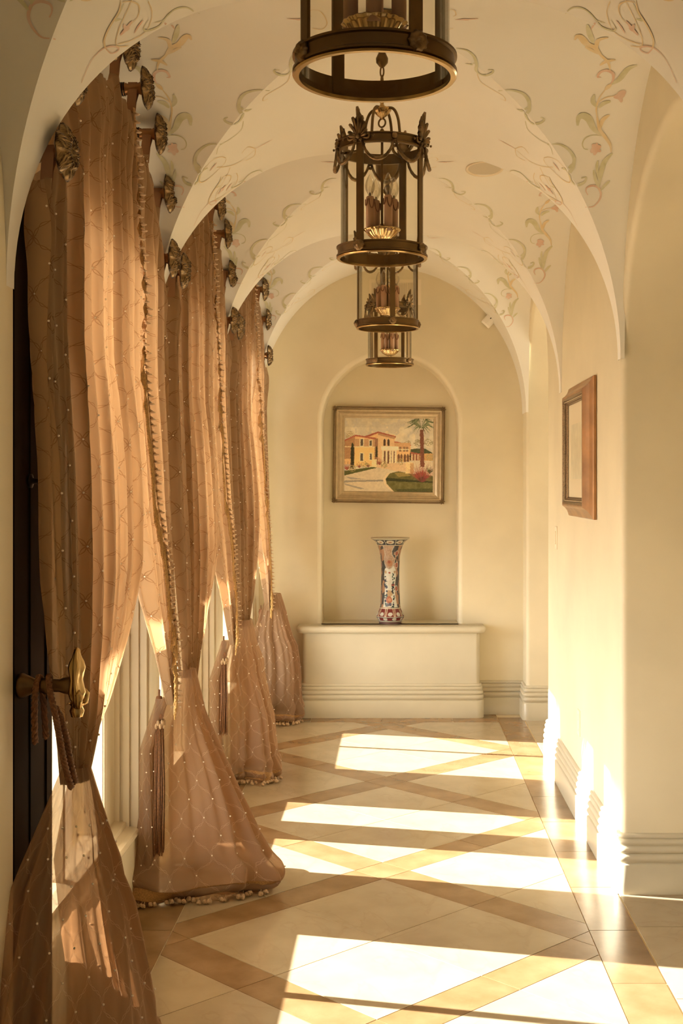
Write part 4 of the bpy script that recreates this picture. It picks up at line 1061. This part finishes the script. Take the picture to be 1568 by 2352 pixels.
ground = (90, 78, 62); img[:] = np.array(ground)+(fbm(px, py, 60, 1)[:, None]-.5)*36
rust = (196, 150, 104)
m_ = (fbm(px, py, 200, 5) > .52); img[m_] = (196, 136, 84)
# white panel
fill([(470, 900), (560, 830), (760, 830), (820, 920), (830, 1080), (790, 1300), (790, 1500), (860, 1800), (430, 1800), (470, 1500), (480, 1250), (440, 1050)], (222, 212, 180), 6, 60, 4)
fill([(470, 350), (740, 350), (690, 470), (700, 560), (790, 660), (770, 780), (690, 880), (610, 910), (520, 870), (460, 770), (450, 670), (490, 560), (480, 440)], (206, 196, 160), 4, 30, 3)
fill([(485, 350), (725, 350), (678, 470), (688, 565), (775, 665), (755, 770), (680, 870), (610, 895), (530, 862), (475, 765), (465, 672), (505, 565), (495, 440)], rust, 26, 25, 3)
ell(620, 760, 90, 80, (204, 130, 66)); ell(610, 730, 40, 35, (190, 92, 44))
for (x, y, r) in ((830, 530, 60), (850, 800, 62), (840, 1360, 60)): ell(x, y, r, r*1.2, (222, 206, 170)); ell(x, y, r*.8, r*.98, (190, 96, 56))
rg = np.random.RandomState(8)
for (x, y, a, b, c) in ((590, 1180, 85, 100, (222, 204, 168)), (600, 1120, 50, 50, (232, 220, 190)), (620, 1470, 90, 80, (208, 160, 96)), (600, 1620, 95, 90, (206, 108, 56)), (730, 1270, 50, 40, (188, 74, 44)), (620, 1620, 45, 40, (222, 150, 90)), (560, 1740, 50, 45, (120, 110, 110)), (640, 1730, 45, 40, (110, 100, 104)), (500, 970, 35, 40, (206, 160, 90)), (620, 985, 35, 22, (190, 86, 56)), (780, 970, 35, 35, (196, 150, 90))): ell(x, y, a, b, c)
for i in range(60):
    x = rg.choice([500, 740, 720, 510])+rg.uniform(-35, 35); y = rg.uniform(1000, 1800); ell(x, y, rg.uniform(10, 28), rg.uniform(12, 30), [(44, 44, 44), (54, 92, 58), (60, 56, 70)][rg.randint(3)])
# foot bands
m_ = (py > 1830) & (py < 2030); img[m_] = (150, 46, 26)
for c in range(-3, 4):
    x = 640+c*193; fill([(x-96, 2030), (x-80, 1830), (x-62, 1830), (x-78, 2030)], (226, 196, 140), 4); fill([(x+96, 2030), (x+80, 1830), (x+62, 1830), (x+78, 2030)], (226, 196, 140), 4)
    ell(x, 1960, 52, 42, (216, 206, 176))
m_ = (py > 2030) & (py < 2120); img[m_] = (74, 70, 58)
for c in range(-3, 4):
    x = 640+c*193; ell(x+96, 2075, 52, 34, (212, 198, 164)); fill(R_(x-60, 2045, x+44, 2110), (150, 44, 30), 4)
m_ = (py > 2022) & (py < 2034); img[m_] = (206, 190, 150); m_ = (py > 2118) & (py < 2140); img[m_] = (206, 190, 150); m_ = (py >= 2140); img[m_] = (130, 84, 62)
m_ = (py > 1818) & (py < 1834); img[m_] = (226, 206, 160)
# flared collar
m_ = (py < 345); img[m_] = (70, 62, 58)
for c in range(-3, 4):
    x = 640+c*193; ell(x, 260, 74, 42, (220, 200, 150)); ell(x, 262, 34, 14, (190, 110, 60)); fill([(x-104, 200), (x-88, 330), (x-78, 330), (x-92, 200)], (216, 200, 160), 3)
m_ = (py > 328) & (py < 345); img[m_] = (206, 180, 130); m_ = py < 200; img[m_] = (204, 184, 134)
img = np.clip((img*.74+.26*img.mean(1, keepdims=True)+np.array([-6, 0, 10]))*.88, 0, 255)/255; lin = np.where(img <= .04045, img/12.92, ((img+.055)/1.055)**2.4)
0 and print('VASE', [(int(c_), (img[np.argmin((px-600)**2+(py-c_)**2)]*255).round()) for c_ in (250, 400, 600, 760, 1000, 1500)])
P = [(r*math.sin(a), -r*math.cos(a), (2200-c)/2035*H) for r, a, c in zip(rr_.ravel(), AN.ravel(), CY.ravel())]
mb = MB(); mb.grid(P, NU_, NVv, True, col=[tuple(c) for c in lin])
mb.build('body', M['porcelain'], va)
mb = MB(); mb.lathe([(.130, H), (.127, H+.002), (.12, H-.006), (.09, H-.035), (.074, H-.06), (.058, H-.10), (.05, H-.2), (.05, .03), (0, .02)], 48); mb.build('inside', mat('vase_inside', (.62, .54, .42), .25), va)

# ------------------------------------------------------------------ framed drawing on the right wall
dr = tag(empty('framed_drawing', (XR-.002, 5.65, 1.677)), 'faded drawing in a scooped brown gilt frame on the right wall', 'picture')
dr.rotation_euler = (0, 0, -PI/2)       # local -Y faces the corridor (-X)
w2, h2 = .375, .303
mb = MB(); frame_sweep(mb, w2, h2, [(0, 0), (0, .010), (.004, .016), (.012, .019), (.026, .026), (.040, .038), (.047, .048), (.050, .052), (.056, .053), (.060, .050)]); mb.build('frame', M['fwood'], dr)
mb = MB(); frame_sweep(mb, w2-.058, h2-.058, [(0, .048), (.004, .053), (.010, .050), (.014, .040), (.022, .034), (.026, .036), (.032, .028)])
mb.build('inner_moulding', M['fdark'], dr)
mb = MB()
for sx in (-1, 1):
    for i in range(70): mb.ico((sx*(w2-.074), -.044, -(h2-.074)+2*(h2-.074)*i/69), .0028)
for sz in (-1, 1):
    for i in range(90): mb.ico((-(w2-.074)+2*(w2-.074)*i/89, -.044, sz*(h2-.074)), .0028)
tag(mb.build('beading', M['fgold'], dr), kind='stuff')
mb = MB(); mb.box(-(w2-.08), w2-.08, -.026, -.004, -(h2-.08), h2-.08); mb.build('mat_board', M['matb'], dr)
nx, nz = 60, 60; gx, gz = np.meshgrid(np.linspace(0, 1, nx), np.linspace(0, 1, nz), indexing='ij'); px, py = gx.ravel()*300, gz.ravel()*300
v = .55+.25*fbm(px, py, 60, 3)+.12*fbm(px*3, py, 30, 5); img = np.clip(np.stack([.60*v+.16, .54*v+.14, .38*v+.09], 1), 0, 1)
mb = MB(); mb.grid([(-.20+.40*a/300, -.0275, -.13+.25*b/300) for a, b in zip(px, py)], nx, nz, col=[tuple(c) for c in img]); mb.build('drawing', M['oil'], dr)

# ------------------------------------------------------------------ small fittings
def wall_plate(name, y, z, hh, label, cat, rocker):
    p = tag(empty(name, (XR, y, z)), label, cat); mb = MB()
    P = []
    for (d, i) in ((0, 0), (.004, 0), (.006, .003), (.006, .02)):
        for sy, sz in ((-1, -1), (1, -1), (1, 1), (-1, 1)): P.append((-d, sy*(.036-i), sz*(hh-i)))
    for r_ in range(3):
        for c_ in range(4): mb.add([P[r_*4+c_], P[r_*4+(c_+1) % 4], P[r_*4+4+(c_+1) % 4], P[r_*4+4+c_]], [(0, 1, 2, 3)], False)
    mb.add(P[12:16], [(0, 1, 2, 3)], False); mb.build('plate', M['plate'], p)
    if rocker: mb = MB(); mb.box(-.010, -.005, -.016, .016, -.033, .033); mb.build('rocker', M['plate'], p)
    else:
        for s_ in (-1, 1): mb = MB(); mb.lathe([(0, -.009), (.013, -.009), (.016, -.006), (.016, -.004)], 16, c=(0, 0, s_*.024), axis='x'); mb.build('socket', M['plate'], p)
M['plate'] = mat('ivory_plate', (.82, .72, .55), .4)
wall_plate('light_switch', 6.61, 1.244, .06, 'ivory light switch plate on the right wall below the framed drawing', 'switch', True)
wall_plate('power_outlet', 5.79, .43, .058, 'ivory power outlet low on the right wall above the baseboard', 'outlet', False)
se = tag(empty('motion_sensor', (.610, YB, 2.612)), 'small white motion sensor tilted on the end wall under the vault', 'sensor'); se.rotation_euler = (0, math.radians(42), 0)
mb = MB(); mb.lathe([(0, -.03), (.02, -.03), (.02, -.001)], 14) if False else None
mb.box(-.02, .02, -.03, 0, -.02, .02); mb.build('bracket', M['white'], se)
mb = MB(); P = []
for z, i in ((-.045, .006), (-.038, 0), (.038, 0), (.045, .006)):
    for (x, y) in ((-.034, -.025), (-.034, -.05), (-.026, -.062), (0, -.068), (.026, -.062), (.034, -.05), (.034, -.025)): P.append((x*(1-i*12), y+i, z))
mb.grid(P, 4, 7, smooth=False); mb.add(P[:7], [tuple(range(7))], False); mb.add(P[-7:], [tuple(range(7))[::-1]], False); mb.build('housing', M['white'], se)
mb = MB(); mb.box(-.003, .003, -.0705, -.067, .004, .02); mb.build('lens_slot', M['iron'], se)
# return-air vent high on the end wall
ve = tag(empty('air_vent', (-.013, YB-.001, 2.80)), 'white louvred air vent high on the end wall behind the lanterns', 'vent')
mb = MB(); mb.box(-.172, .172, -.006, 0, -.085, .085)
mb.build('face_plate', M['wallvent'] if 'wallvent' in M else M['plate'], ve)
for g0 in (-.155, -.085, .015, .085):
    for q in range(6):
        x = g0+.011*q; mb = MB(); mb.box(x, x+.004, -.012, -.005, -.062, .062); mb.build('louvre', M['grey'], ve)
# ceiling speaker
hx, hyy = hit(1112, 386); n = fnorm(hx, hyy); sp_ = tag(empty('ceiling_speaker', (hx, hyy, ceilz(hx, hyy))), 'round grey recessed speaker in the vault right of the second lantern', 'speaker')
sp_.rotation_euler = n.to_track_quat('Z', 'Y').to_euler()
mb = MB(); mb.lathe([(.075, -.02), (.085, .006), (.078, .008), (.072, .002)], 40); mb.build('trim_ring', M['plate'], sp_)
mb = MB(); mb.lathe([(.074, .003), (.03, .005), (0, .005)], 40); mb.build('grille', M['grey'], sp_)
